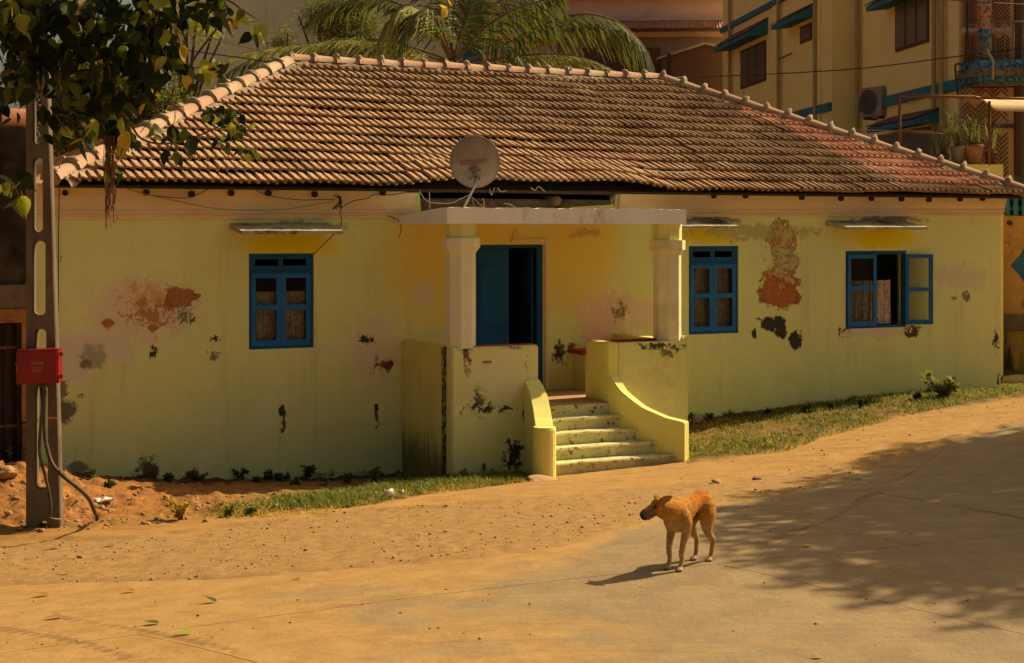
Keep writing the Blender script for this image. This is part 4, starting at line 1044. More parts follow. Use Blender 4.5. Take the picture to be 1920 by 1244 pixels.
    wb('lattice_rail', M['mauve_wall'], X(1801,yl), X(1893,yl), yl-.05, yl-.022, Zf(60,yl), Zf(53,yl))
    wb('lattice_rail', M['brown_frame'], X(1801,yl), X(1900,yl), yl-.05, yl-.022, Zf(241,yl), Zf(233,yl))
    # balcony slab: mosaic band over a dark rounded nosing, chamfered at the corner
    yb = yF-.85
    pts = [(X(1802,y1-.05), y1-.1), (X(1800,yF-.1), yF-.1), (X(1838,yb), yb), (x_end, yb), (x_end, y1-.1)]
    def slab(nm, mt, z0, z1_, gro=0):
        pp = [(p[0]-gro if i in (0,1) else p[0], p[1]-gro if i in (1,2,3) else p[1]) for i, p in enumerate(pts)]
        n = len(pp); V = [(*p, z0) for p in pp]+[(*p, z1_) for p in pp]; Fc = [tuple(range(n))[::-1], tuple(range(n, 2*n))]+[(i, (i+1) % n, n+(i+1) % n, n+i) for i in range(n)]
        wl_(nm, mt, V, Fc)
    slab('balcony_edge', M['mosaic_blue'], Zf(128,yb), Zf(112,yb)); slab('balcony_nosing', M['mosaic_brown'], Zf(143,yb), Zf(128,yb)-.003, .08); slab('balcony_edge', M['mosaic_blue'], Zf(153,yb), Zf(143,yb)-.003, .0); slab('balcony_soffit', M['mosaic_brown'], Zf(160,yb), Zf(153,yb)-.003, -.10)
    # round mosaic column
    cx_ = (X(1833,yb+.25)+X(1858,yb+.25))/2; cr = (X(1858,yb)-X(1833,yb))/2
    for nm, mt, pa, pb in (('column', 'mosaic_pink', -60, 54), ('column_band', 'mosaic_blue', 54.3, 69), ('column_foot', 'mosaic_green', 69.3, 112)):
        wt(nm, M[mt], [(cx_, yb+.2, Zf(pb,yb)), (cx_, yb+.2, Zf(pa,yb))], cr, 18)
    # railing
    wt('railing', M['metal_grey'], [(X(1859,yb), yb+.05, Zf(40,yb)), (x_end, yb+.05, Zf(41,yb))], .022)
    wt('railing', M['metal_grey'], [(X(1833,yb), yb+.05, Zf(45,yb)), (X(1804,yF), yF-.05, Zf(51,yF))], .022)
    for px in (1868, 1885, 1902, 1919, 1936): wt('baluster', M['metal_grey'], [(X(px,yb), yb+.05, Zf(113,yb)), (X(px,yb), yb+.05, Zf(41,yb))], .009 if px != 1902 else .018)
    for px in (1814, 1822): wt('baluster', M['metal_grey'], [(X(px,yF-.2), yF-.25, Zf(113,yF-.2)), (X(px,yF-.2), yF-.25, Zf(48,yF-.2))], .009)
    wt('black_pipe', M['wire_black'], [(X(1813,yb), yb-.1, Zf(-40,yb)), (X(1811,yb), yb-.1, Zf(60,yb)), (X(1807,yb), yb-.1, Zf(118,yb))], .022)
    wt('bent_pipe', M['wire_black'], smooth_path([(X(1803,yb), yb, Zf(120,yb)), (X(1793,yb), yb, Zf(121,yb)), (X(1791,yb), yb, Zf(126,yb)), (X(1793,yb), yb, Zf(150,yb)), (X(1797,yb), yb, Zf(185,yb))], 4), .02)
    # terrace below with its parapet and dark room
    wb('wall', M['lattice_back'], X(1801), X(1892), y1+.001, y1+.2, -.5, Zf(341))
    wb('dark_room', M['dark_glass'], X(1893), x_end, y1+.03, y1+.05, -.5, Zf(160))
    ter = wb('terrace_parapet', M['yellow_wall'], X(1740,yF-2.0), X(1878,yF-2.0), yF-2.1, yF-1.95, -.5, Zf(309,yF-2.0))
    wb('terrace_parapet', M['yellow_wall'], X(1878,yF-2.0)-.15, X(1878,yF-2.0), yF-1.948, y1-.1, -.5, Zf(309,yF-2.0)-.003)
    wb('terrace_floor', M['floor_cement'], X(1600,yF-2.0), X(1878,yF-2.0)-.152, yF-1.948, y1-.1, Zf(330,yF-2.0)-.1, Zf(330,yF-2.0))
    # --- air conditioner
    s0, s1 = sorted((B.S(1614)+.1, B.S(1667)))
    yc = B.y(1640); w_ = .30
    ACe = empty('air_conditioner', (0,0,0), label='grey air conditioner outdoor unit bracketed to the yellow wall', cat='air conditioner')
    ax0, ax1 = X(1613,yc-1.2), X(1645,yc-1.2); az1, az0 = Zf(165,yc-1.2), Zf(221,yc-1.2)
    axd = Vector((B.d.x, B.d.y)); 
    yq = 36.7; ax0 = X(1613, yq); az1, az0 = Zf(166,yq), Zf(221,yq); ACe.location = (ax0, yq, az0); ACe.rotation_euler = (0, 0, R(-60))
    h = az1-az0; w = .72
    box('body', M['ac_grey'], 0, w, 0, .28, 0, h, ACe, .012)
    V, Fc = tube_geo([(-.012, .14, h*.45), (-.004, .14, h*.45)], .125, 24); 
    cxl, czl = .27, h*.50; rr = h*.42
    V, Fc = tube_geo([(cxl, -.002, czl), (cxl, -.012, czl)], rr, 28); mesh_obj('fan_disc', V, Fc, M['ac_dark'], ACe)
    for q in (1.0, .78, .56, .34, .12):
        ring = [(cxl+rr*q*cos(t), -.016, czl+rr*q*sin(t)) for t in np.linspace(0, 2*pi, 33)]
        tube('grille_ring', M['ac_grey'], ring, .006, 4, ACe)
    box('service_cover', M['grey_pot'], w+.001, w+.012, .10, .24, h*.50, h*.90, ACe, .004)
    box('bracket_arm', M['rust'], .10, .14, 0, .45, -.06, -.005, ACe); box('bracket_arm', M['rust'], w-.14, w-.10, 0, .5, -.06, -.005, ACe)
    # --- canopy
    Cn = empty('canopy', (0,0,0), label='peach sheet canopy on a rusty frame over the terrace', cat='canopy')
    yc0 = yF-3.4
    V = []; Fc = []; nx = 26
    for i in range(nx+1):
        t = i/nx; px = 1830+t*170
        py = 180+2*t + 25*float(sstep(.05, .32, t)) 
        V += [(X(1828+i*5.0,yc0), yc0, Zf(181.5+min(i,24)*.10+24*float(sstep(1, 9, i)),yc0)), (X(1828+i*5.0,yc0)+.35, yc0+1.7, Zf(165+3*float(sstep(1,9,i)),yc0))]
    n = len(V)//2
    for i in range(n-1): Fc.append((2*i, 2*i+2, 2*i+3, 2*i+1))
    o = mesh_obj('sheet', V, Fc, M['canopy_cloth'], Cn, True); md = o.modifiers.new('s', 'SOLIDIFY'); md.thickness = .02
    tube('frame_bar', M['rust'], [(X(1686,yc0), yc0, Zf(180,yc0)), (X(1830,yc0), yc0, Zf(182,yc0))], .03, 6, Cn); tube('frame_bar', M['rust'], [(X(1830,yc0), yc0+.02, Zf(184,yc0)), (X(1958,yc0), yc0+.02, Zf(186,yc0))], .025, 6, Cn)
    for px, a, b in ((1687,180,310),(1855,190,310),(1956,186,330)): tube('frame_post', M['rust'], [(X(px,yc0), yc0, Zf(b,yc0)), (X(px,yc0), yc0, Zf(a,yc0))], .028, 6, Cn)
    tube('frame_bar', M['rust'], [(X(1687,yc0), yc0, Zf(247,yc0)), (X(1795,yc0), yc0+.0, Zf(254,yc0))], .022, 6, Cn)
    # --- pots
    yp = yF-1.9; zp = Zf(309,yp)
    def pot(px0, px1, py1, py0, mt, label, plant):
        P = empty('plant_pot', (X((px0+px1)/2,yp), yp+.04, zp+.0), label=label, cat='plant pot', group='pots on the terrace wall')
        r = (X(px1,yp)-X(px0,yp))/2; h = ((py0-py1)/FPX*yp)
        V, Fc = tube_geo([(0,0,0), (0,0,h*.8), (0,0,h*.81), (0,0,h)], [r*.68, r*.92, r*1.02, r*1.02], 16, cap=True); mesh_obj('pot', V, Fc, M[mt], P, True)
        if plant:
            V = []; Fc = []
            for i in range(plant):
                a = random.uniform(0, 6.28); L = random.uniform(.3, .95); d = Vector((cos(a)*.35, sin(a)*.35, 1)).normalized(); b = len(V); s = Vector((cos(a+1.5), sin(a+1.5), 0))*.012
                p0 = Vector((random.uniform(-r,r)*.5, random.uniform(-r,r)*.5, h)); p1 = p0+d*L*.6; p2 = p0+d*L+Vector((cos(a),sin(a),-.3))*L*.25
                V += [p0-s, p0+s, p1+s, p1-s, p2]; Fc += [(b, b+1, b+2, b+3), (b+3, b+2, b+4)]
            mesh_obj('foliage', V, Fc, M['leaf_grey'], P)
    pot(1783, 1810, 276, 310, 'grey_pot', 'grey cylindrical pot with tall thin plant, on the terrace wall', 26)
    pot(1809, 1846, 272, 309, 'terracotta_pot', 'wide faded pink pot with grassy plant beside the grey pot', 40)
    pot(1848, 1870, 284, 308, 'brown_frame', 'low dark pot at the right end of the terrace wall', 12)
    pot(1745, 1760, 290, 309, 'awning_top', 'small reddish pot at the left end of the row', 10)
    pot(1761, 1781, 290, 309, 'brown_frame', 'small dark bushy pot between the reddish and the grey pot', 50)

def pink_building():
    M = MATS; y = 52.0; X = lambda px, yy=y: (px-CX)/FPX*yy; Zf = lambda py, yy=y: ZC-(py-CY)/FPX*yy
    E = empty('pink_house', (X(1120), y, 0), R(-3), label='pink and mauve house with corrugated awning behind the palm', cat='house')
    ox, oy = E.location[0], E.location[1]
    def b(nm, mt, px0, px1, py0, py1, t0, t1, bev=0): return box(nm, M[mt], X(px0)-ox, X(px1)-ox, -t1, -t0, Zf(py1), Zf(py0), E, bev)
    b('wall', 'pink_wall', 905, 1390, -160, 41, -6, 0); b('wall', 'mauve_wall', 905, 1390, 41.2, 430, -6, -.3)
    b('ledge', 'mauve_wall', 1036, 1390, -6, -1, 0, .4); b('ledge', 'mauve_wall', 1036, 1390, 37, 43, 0, .45)
    b('beam', 'beam_ochre', 905, 1390, 64, 74, 0, .55, .02)
    b('wall', 'pink_wall', 905, 1045, 74.3, 430, -.29, .05)
    b('window', 'dark_glass', 948, 990, 90, 150, .05, .08)
    n = 130; V = []; Fc = []
    for i in range(n+1):
        x = X(1036)-ox+(X(1390)-X(1036))*i/n; w = .035*(i % 2)
        V += [(x, -.42, Zf(44)+w), (x, -1.05, Zf(62)+w)]
    for i in range(n): Fc.append((2*i, 2*i+1, 2*i+3, 2*i+2))
    mesh_obj('corrugated_awning', V, Fc, M['corrugated'], E)
    yg = -1.5
    bm = bmesh.new(); prism(bm, [(X(1238)-ox, yg, -.5), (X(1400)-ox, yg, -.5), (X(1400)-ox, yg, Zf(118)), (X(1315)-ox, yg, Zf(93)), (X(1238)-ox, yg, Zf(116))], (0, .9, 0)); bm_obj('gable', bm, M['brown_gable'], E)
    bm = bmesh.new(); prism(bm, [(X(1228)-ox, yg-.1, Zf(122)), (X(1315)-ox, yg-.1, Zf(95)), (X(1400)-ox, yg-.1, Zf(118)), (X(1400)-ox, yg-.1, Zf(115)), (X(1315)-ox, yg-.1, Zf(91)), (X(1228)-ox, yg-.1, Zf(119))], (0, 1.1, 0)); bm_obj('gable_roof', bm, M['mauve_wall'], E)
    b('dark_opening', 'brown_gable', 1090, 1237, 92, 430, .1, .3)
    b('post', 'brown_frame', 1243, 1251, 118, 430, 2.45, 2.55)
    # concrete block behind on the left
    y2 = 57.0; Xc = lambda px: X(px, y2); Zc = lambda py: Zf(py, y2)
    C = empty('concrete_building', (Xc(600), y2, 0), R(2), label='bare grey-green concrete building behind the left trees', cat='building'); ox = C.location[0]
    edges = [322, 352, 425, 500, 575, 650, 725, 800, 875, 950]
    for a, b_ in zip(edges, edges[1:]):
        for j, (pa, pb) in enumerate(((-200, -60), (-60, 62), (62, 430))):
            box('panel', M['concrete_wall'], Xc(a)-ox+.004, Xc(b_)-ox-.004, -.12+random.uniform(-.008,.008), 3, Zc(pb)+.003, Zc(pa)-.003, C, .006)
    box('core', M['concrete_wall'], Xc(323)-ox, Xc(949)-ox, .05, 6, -.5, Zc(-190), C)
    box('window_surround', M['mauve_wall'], Xc(860)-ox, Xc(915)-ox, -.2, -.125, Zc(135), Zc(-10), C); box('window', M['teal_band'], Xc(868)-ox, Xc(904)-ox, -.22, -.201, Zc(128), Zc(5), C)

def neighbour_left():
    M = MATS; v = -.02; E = empty('shed', (HX, HY, 0), HA, label='old moss-blackened building with orange door frame at the left edge', cat='building')
    u1 = U(57, v); u0 = U(-260, v); z = lambda py: Z(20, py, v); zt_ = z(215)
    dl, dr_ = U(-60, v), U(40, v); dz = z(606)
    jr = U(52, v)
    plate_v('wall', M['moss_wall'], [(u0,-.5),(u1,-.5),(u1,z(532)),(u0,z(532))], [rect(dl, dr_, -.45, dz)], v, .3, E)
    box('upper_wall', M['moss_wall'], u0, u1-.04, v+.02, v+.4, z(532)+.002, z(240), E)
    box('ledge', M['stone_plinth'], u0, u1+.0, v-.07, v+.3, z(578), z(534), E, .01)
    V, Fc = tube_geo([(u0, v+.15, z(222)), (u1-.03, v+.15, z(222))], .13, 12); mesh_obj('coping', V, Fc, M['old_brick'], E, True)
    box('lintel', M['orange_wall'], dl-.1, jr+.02, v-.03, v-.001, dz+.001, z(579), E, .006)
    # jamb: plaster above, bare bricks below
    box('jamb', M['orange_wall'], dr_+.001, jr, v-.025, v+.001, z(792), dz-.001, E, .005)
    zz = z(795); k = 0
    while zz > -.05:
        box('brick', M['old_brick'], dr_+.002+random.uniform(0,.01), jr-random.uniform(0,.03), v-.02-random.uniform(0,.02), v+.002, zz-.068, zz, E, .006); zz -= .08; k += 1
    box('brick_jamb_core', M['stone_plinth'], dr_+.001, jr-.03, v-.004, v+.003, -.3, z(796), E)
    # plank door
    D = box('door', M['dark_timber'], dl+.001, dr_-.001, v+.14, v+.17, -.3, dz-.002, E); x = dl+.01
    while x < dr_-.03:
        w = random.uniform(.11, .16); w = min(w, dr_-.006-x); box('plank', M['plank'], x, x+w-.008, v+.112+random.uniform(0,.008), v+.139, -.2, dz-.02-random.uniform(0,.01), D, .004); x += w
    for py in (652, 800): box('strap', M['rust'], dl+.01, dr_-.02, v+.098, v+.111, z(py)-.025, z(py)+.012, D, .003)
    box('post', M['dark_timber'], dr_-.045, dr_-.002, v+.03, v+.1, -.3, dz-.003, D)

def right_yard():
    M = MATS; y = 30.4; X = lambda px: (px-CX)/FPX*y; Zf = lambda py: ZC-(py-CY)/FPX*y
    E = empty('yard_wall', (X(1900), y, 0), R(4), label='ochre garden wall with teal ornament and balusters, right of the tiled house', cat='wall'); ox = E.location[0]
    def b(nm, mt, px0, px1, py0, py1, t0, t1, bev=0): return box(nm, M[mt], X(px0)-ox, X(px1)-ox, -t1, -t0, Zf(py1), Zf(py0), E, bev)
    # quatrefoil
    cx, cz = X(1926)-ox, Zf(498); r = X(1926)-X(1901); q = [];
    for i in range(64):
        t = 2*pi*i/64; rr = r*1.25*(1-.34*abs(sin(2*t))**.8); q.append((cx+rr*cos(t), cz+rr*sin(t)*1.25))
    plate_v('panel', M['ochre_yard_wall'], rect(X(1760)-ox, X(2300)-ox, Zf(590), Zf(405)), [q], 0, .2, E)
    plate_v('ornament', M['teal_band'], q, [], .04, .06, E)
    b('coping', 'stone_plinth', 1760, 2300, 590.2, 620, -.2, .12, .01); b('plinth', 'stained_plinth', 1760, 2300, 620.2, 700, -.2, .05)
    b('balustrade_back', 'ac_dark', 1760, 2300, 360, 404.6, -.18, -.12)
    for px in range(1840, 1990, 16):
        x = X(px)-ox; z0, z1_ = Zf(404), Zf(372); h = z1_-z0
        V, Fc = tube_geo([(x,-.02,z0), (x,-.02,z0+h*.15), (x,-.02,z0+h*.4), (x,-.02,z0+h*.7), (x,-.02,z0+h*.85), (x,-.02,z1_)], [.06,.045,.075,.04,.05,.06], 10); mesh_obj('baluster', V, Fc, M['teal_band'], E, True)
    b('rail', 'teal_band', 1760, 2300, 362, 371.8, -.08, .06)
    V, Fc = tube_geo([(X(1892)-ox, -.001, Zf(418)), (X(1892)-ox, -.06, Zf(418.5))], .05, 12); mesh_obj('outlet_pipe', V, Fc, M['ac_dark'], E)
# ------------------------------------------------------------------ pole, box, dish, wires
def prop_mats():
    t = NT('red_box', .45, .4); p = t.pos()
    c = t.mix(t.ramp(t.noise(p, 7, 6, .7), .35, .7), (.25,.005,.007), (.18,.004,.006)); c = t.mix(t.ramp(t.noise(p, 40, 6, .8), .66, .72), c, (.12,.02,.012)); t.out(c, t.bump(t.noise(p, 30, 4), .1, .004))
    pm('box_print', (.55,.30,.20), (.5,.27,.18), 20, .8, .0, 20)
    t = NT('dish_grey', .7, .2); p = t.pos(); c = t.mix(t.ramp(t.noise(p, 5, 6, .6), .3, .7), (.26,.20,.155), (.19,.15,.115)); t.out(c, t.bump(t.noise(p, 30, 3), .05, .003))
    pm('dish_print', (.22,.035,.025), (.18,.03,.02), 9, .8, .0, 20); pm('dish_print_pale', (.30,.24,.19), (.3,.24,.19), 9, .8, 0, 20)
    pm('cable_rubber', (.05,.037,.024), (.085,.06,.037), 10, .65, .3, 40, spec=.4)
    pm('plank', (.06,.032,.017), (.028,.016,.010), 7, .85, .7, 30, stretch=(1,1,.12))
    pm('white_litter', (.75,.70,.62), (.6,.55,.48), 9, .6, .2, 20)
    pm('pebble', (.44,.28,.14), (.32,.19,.09), 9, .95, .3, 60, (.56,.40,.24))
    pm('rock', (.42,.24,.11), (.30,.155,.065), 5, .95, .7, 22, (.5,.34,.19))
    for nm, a, b in (('leaf_dark', (.010,.017,.006), (.024,.036,.009)), ('leaf_mid', (.06,.08,.014), (.12,.14,.022)), ('leaf_yellow', (.60,.42,.04), (.48,.28,.04)), ('leaf_bright', (.34,.36,.05), (.24,.27,.04)),  # leaf_dark: shade inside the crown put into the green
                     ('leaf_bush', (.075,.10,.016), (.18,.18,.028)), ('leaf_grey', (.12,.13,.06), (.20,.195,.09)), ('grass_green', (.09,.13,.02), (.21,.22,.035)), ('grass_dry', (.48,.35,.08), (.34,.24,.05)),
                     ('palm_leaf', (.06,.08,.026), (.12,.13,.035)), ('palm_sunny', (.30,.29,.085), (.19,.20,.055)), ('weed', (.035,.055,.012), (.07,.09,.02)), ('dry_leaf', (.42,.25,.10), (.3,.16,.06))):  # palm_sunny: palm green with sunlight put into the colour
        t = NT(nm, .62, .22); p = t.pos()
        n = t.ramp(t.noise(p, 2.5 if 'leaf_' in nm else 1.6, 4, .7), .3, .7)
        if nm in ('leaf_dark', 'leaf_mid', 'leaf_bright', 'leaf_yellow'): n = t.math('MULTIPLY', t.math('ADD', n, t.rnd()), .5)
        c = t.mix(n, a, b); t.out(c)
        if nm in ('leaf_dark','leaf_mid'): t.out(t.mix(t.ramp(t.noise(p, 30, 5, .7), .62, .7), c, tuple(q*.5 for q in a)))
        tl = t.n.new('ShaderNodeBsdfTranslucent'); ms = t.n.new('ShaderNodeMixShader'); ms.inputs[0].default_value = .38 if 'dark' not in nm else .28
        om = [n_ for n_ in t.n if n_.type == 'OUTPUT_MATERIAL'][0]
        cc = t.mix(1.0, c, (1.5,1.5,.7), 'MULTIPLY'); t.l.new(cc, tl.inputs[0]); t.l.new(t.b.outputs[0], ms.inputs[1]); t.l.new(tl.outputs[0], ms.inputs[2]); t.l.new(ms.outputs[0], om.inputs[0])
    pm('bark', (.13,.085,.05), (.075,.05,.03), 9, .95, .8, 25, stretch=(1,1,.3)); pm('root_fibre', (.20,.09,.05), (.13,.06,.035), 20, .95, .1, 20)
    pm('twig', (.20,.14,.06), (.13,.09,.04), 20, .9, .2, 40)

def build_pole():
    M = MATS; g = G(80, 1003); y = g.y; sc = FPX/y
    P = empty('utility_pole', (g.x, y, g.z), R(3), label='slotted concrete power pole in front of the house corner', cat='pole')
    x_ = lambda px: (px-81)/sc; z_ = lambda py: ZC-(py-CY)/sc-g.z
    lt = lambda py: np.interp(py, [-350, 200, 1003], [52, 50, 50.5]); rt = lambda py: np.interp(py, [-350, 200, 640, 1003], [78, 90, 104, 113])
    out = [(x_(50), z_(1040))]+[(x_(rt(py)), z_(py)) for py in (1040, 1003, 820, 640, 420, 200, 0, -350)]+[(x_(lt(py)), z_(py)) for py in (-350, 200, 700)]
    def slot(pa, pb, l=11, r=14):
        m = (pa+pb)/2; L = x_(lt(m)+l); Rr = x_(rt(m)-r); return rrect(L, Rr, z_(pb), z_(pa), min((Rr-L)*.45, .05), 4, .0015)
    holes = [slot(-120, 20, 9, 11), slot(40, 150, 10, 12), slot(168, 270, 11, 13), slot(295, 436), slot(452, 592), slot(617, 705, 15, 17), slot(722, 918, 16, 18)]
    c = (x_(84), z_(988)); holes.append([(c[0]+.058*cos(t), c[1]+.058*sin(t)) for t in np.linspace(0, 2*pi, 16)[:-1]])
    plate_v('shaft', M['pole_concrete'], out, holes, 0, .17, P)
    # red switch box
    B = empty('switch_box', (g.x, y-.14, g.z), R(3), label='red electrical switch box with danger print on the concrete pole', cat='electrical box')
    bx0, bx1, bz0, bz1 = x_(43), x_(122), z_(718), z_(652)
    bm = bmesh.new(); prism(bm, [(bx0, -.06, bz0), (bx1-.01, -.06, bz0+.012), (bx1-.015, -.06, bz1), (bx0+.0, -.06, bz1-.01)], (0, .19, 0)); bmesh.ops.bevel(bm, geom=bm.edges[:], offset=.006, segments=2, affect='EDGES'); bm_obj('body', bm, M['red_box'], B)
    bm = bmesh.new(); prism(bm, [(bx0+.012, -.085, bz0+.01), (bx1-.022, -.085, bz0+.022), (bx1-.024, -.085, bz1-.016), (bx0+.008, -.085, bz1-.028)], (0, .024, 0)); bmesh.ops.bevel(bm, geom=bm.edges[:], offset=.005, segments=2, affect='EDGES'); bm_obj('lid', bm, M['red_box'], B)
    for py in (662, 703): box('hinge', M['red_box'], bx1-.005, bx1+.03, -.05, -.02, z_(py)-.018, z_(py)+.018, B, .004)
    tube('lid_handle', M['metal_grey'], smooth_path([(x_(42), -.075, z_(677)), (x_(46.5), -.11, z_(681)), (x_(48), -.115, z_(687)), (x_(45), -.09, z_(693))], 4), .005, 5, B)
    # printed panel: frame and lines of writing
    def strip(x0, x1, z0, z1_): box('print_line', M['box_print'], x0, x1, -.0868, -.0858, z0, z1_, B)
    fx0, fx1, fz0, fz1 = x_(73), x_(92.5), z_(695), z_(675.5)
    strip(fx0, fx0+.002, fz0, fz1); strip(fx1-.002, fx1, fz0, fz1); strip(fx0+.002, fx1-.002, fz1-.002, fz1); strip(fx0+.002, fx1-.002, fz0, fz0+.002)
    def text(body, size, x, z, parent, mt, name='lettering', y_=-.0866, ex=.0004, shear=0, spacing=1):
        cu = bpy.data.curves.new(name, 'FONT'); cu.body = body; cu.size = size; cu.align_x = 'CENTER'; cu.align_y = 'CENTER'; cu.extrude = ex; cu.space_character = spacing
        ob = bpy.data.objects.new(name, cu); COL.objects.link(ob); dg = bpy.context.evaluated_depsgraph_get(); dg.update()
        me = bpy.data.meshes.new_from_object(ob.evaluated_get(dg)); bpy.data.objects.remove(ob); me.materials.clear(); me.materials.append(mt)
        me.transform(Matrix(((1,0,0,x),(0,0,1,y_),(0,1,0,z),(0,0,0,1)))); o = bpy.data.objects.new(name, me); link(o, parent); return o
    mx = (fx0+fx1)/2
    text('DANGER', .025, mx, z_(678.6), B, M['box_print']); text('415', .015, mx, z_(682.4), B, M['box_print']); text('VOLTS', .021, mx, z_(686.2), B, M['box_print'])
    for py in (689.6, 692.6): 
        for a in range(5): strip(fx0+.008+a*.018, fx0+.022+a*.018, z_(py)-.0022, z_(py)+.0022)
    # cables
    W3 = lambda px, py, dy: at(px, py, y+dy)
    gz = GT(182, 990)
    pts = smooth_path([W3(81,718,-.18), W3(84,745,-.2), W3(83,790,-.22), W3(86,830,-.24), W3(98,870,-.28), W3(122,896,-.34), W3(150,918,-.3), W3(168,938,-.2), W3(178,962,-.05), (gz.x, gz.y, gz.z+.05), (gz.x, gz.y, gz.z-.1)], 6)
    tube('power_cable', M['cable_rubber'], pts, .021, 9, label='thick black cable bowing from the red box down into the dirt', cat='cable')
    pts = smooth_path([W3(76,720,-.1), W3(79,760,-.09), W3(76,800,-.06), W3(74,850,-.05), W3(84,890,-.05), W3(93,930,-.06), W3(95,960,-.07), W3(88,985,-.09), W3(72,1001,-.12)], 6)
    tube('power_cable', M['cable_rubber'], pts, .016, 8, label='thinner black cable hugging the pole and curling at its foot', cat='cable')
    tube('tie_wire', M['red_oxide'], [W3(84,785,-.27), W3(96,784,-.1), W3(108,785,-.01)], .003, 4, label='thin red wire tied round pole and cable below the switch box', cat='wire')
    tube('tie_wire', M['rust'], [W3(100,882,-.33), W3(107,884,-.31), W3(114,882,-.33)], .007, 4, label='rusty wire binding at the bend of the thick cable', cat='wire')
    tube('tie_wire', M['wire_pale'], [W3(90,970,-.1), W3(102,973,-.06), W3(114,974,-.02)], .004, 4, label='pale wire stub through the hole at the foot of the pole', cat='wire')
    V, Fc = [], []
    for k in range(7):
        a = [W3(80+random.uniform(-4,4), 716, -.12), W3(80+random.uniform(-8,8), 735+random.uniform(0,15), -.14), W3(82+random.uniform(-3,3), 760, -.2)]
        tube_geo(smooth_path(a, 4), .004, 4, V, Fc)
    mesh_obj('loose_wires', V, Fc, M['wire_black'], label='bundle of loose thin wires hanging under the red box', cat='wires')
    dep0 = dep(0, -.05)
    q = lambda px, py, v=-.04: W(U(px, v), v, Z(px, py, v))
    V, Fc = tube_geo(smooth_path([q(112,308,-.3), q(110,420,-.05), q(109,560,-.04), q(108,700,-.05), q(113,725,-.3), q(112,755,-.8), q(100,768,-1.6), W3(90,770,.1)], 5), .006, 5)
    tube_geo([q(104,478), q(110,484), q(116,479), q(113,492)], .004, 4, V, Fc)
    mesh_obj('wall_wire', V, Fc, M['wire_black'], label='thin black wire running down the left corner of the house wall', cat='wire')
    return text

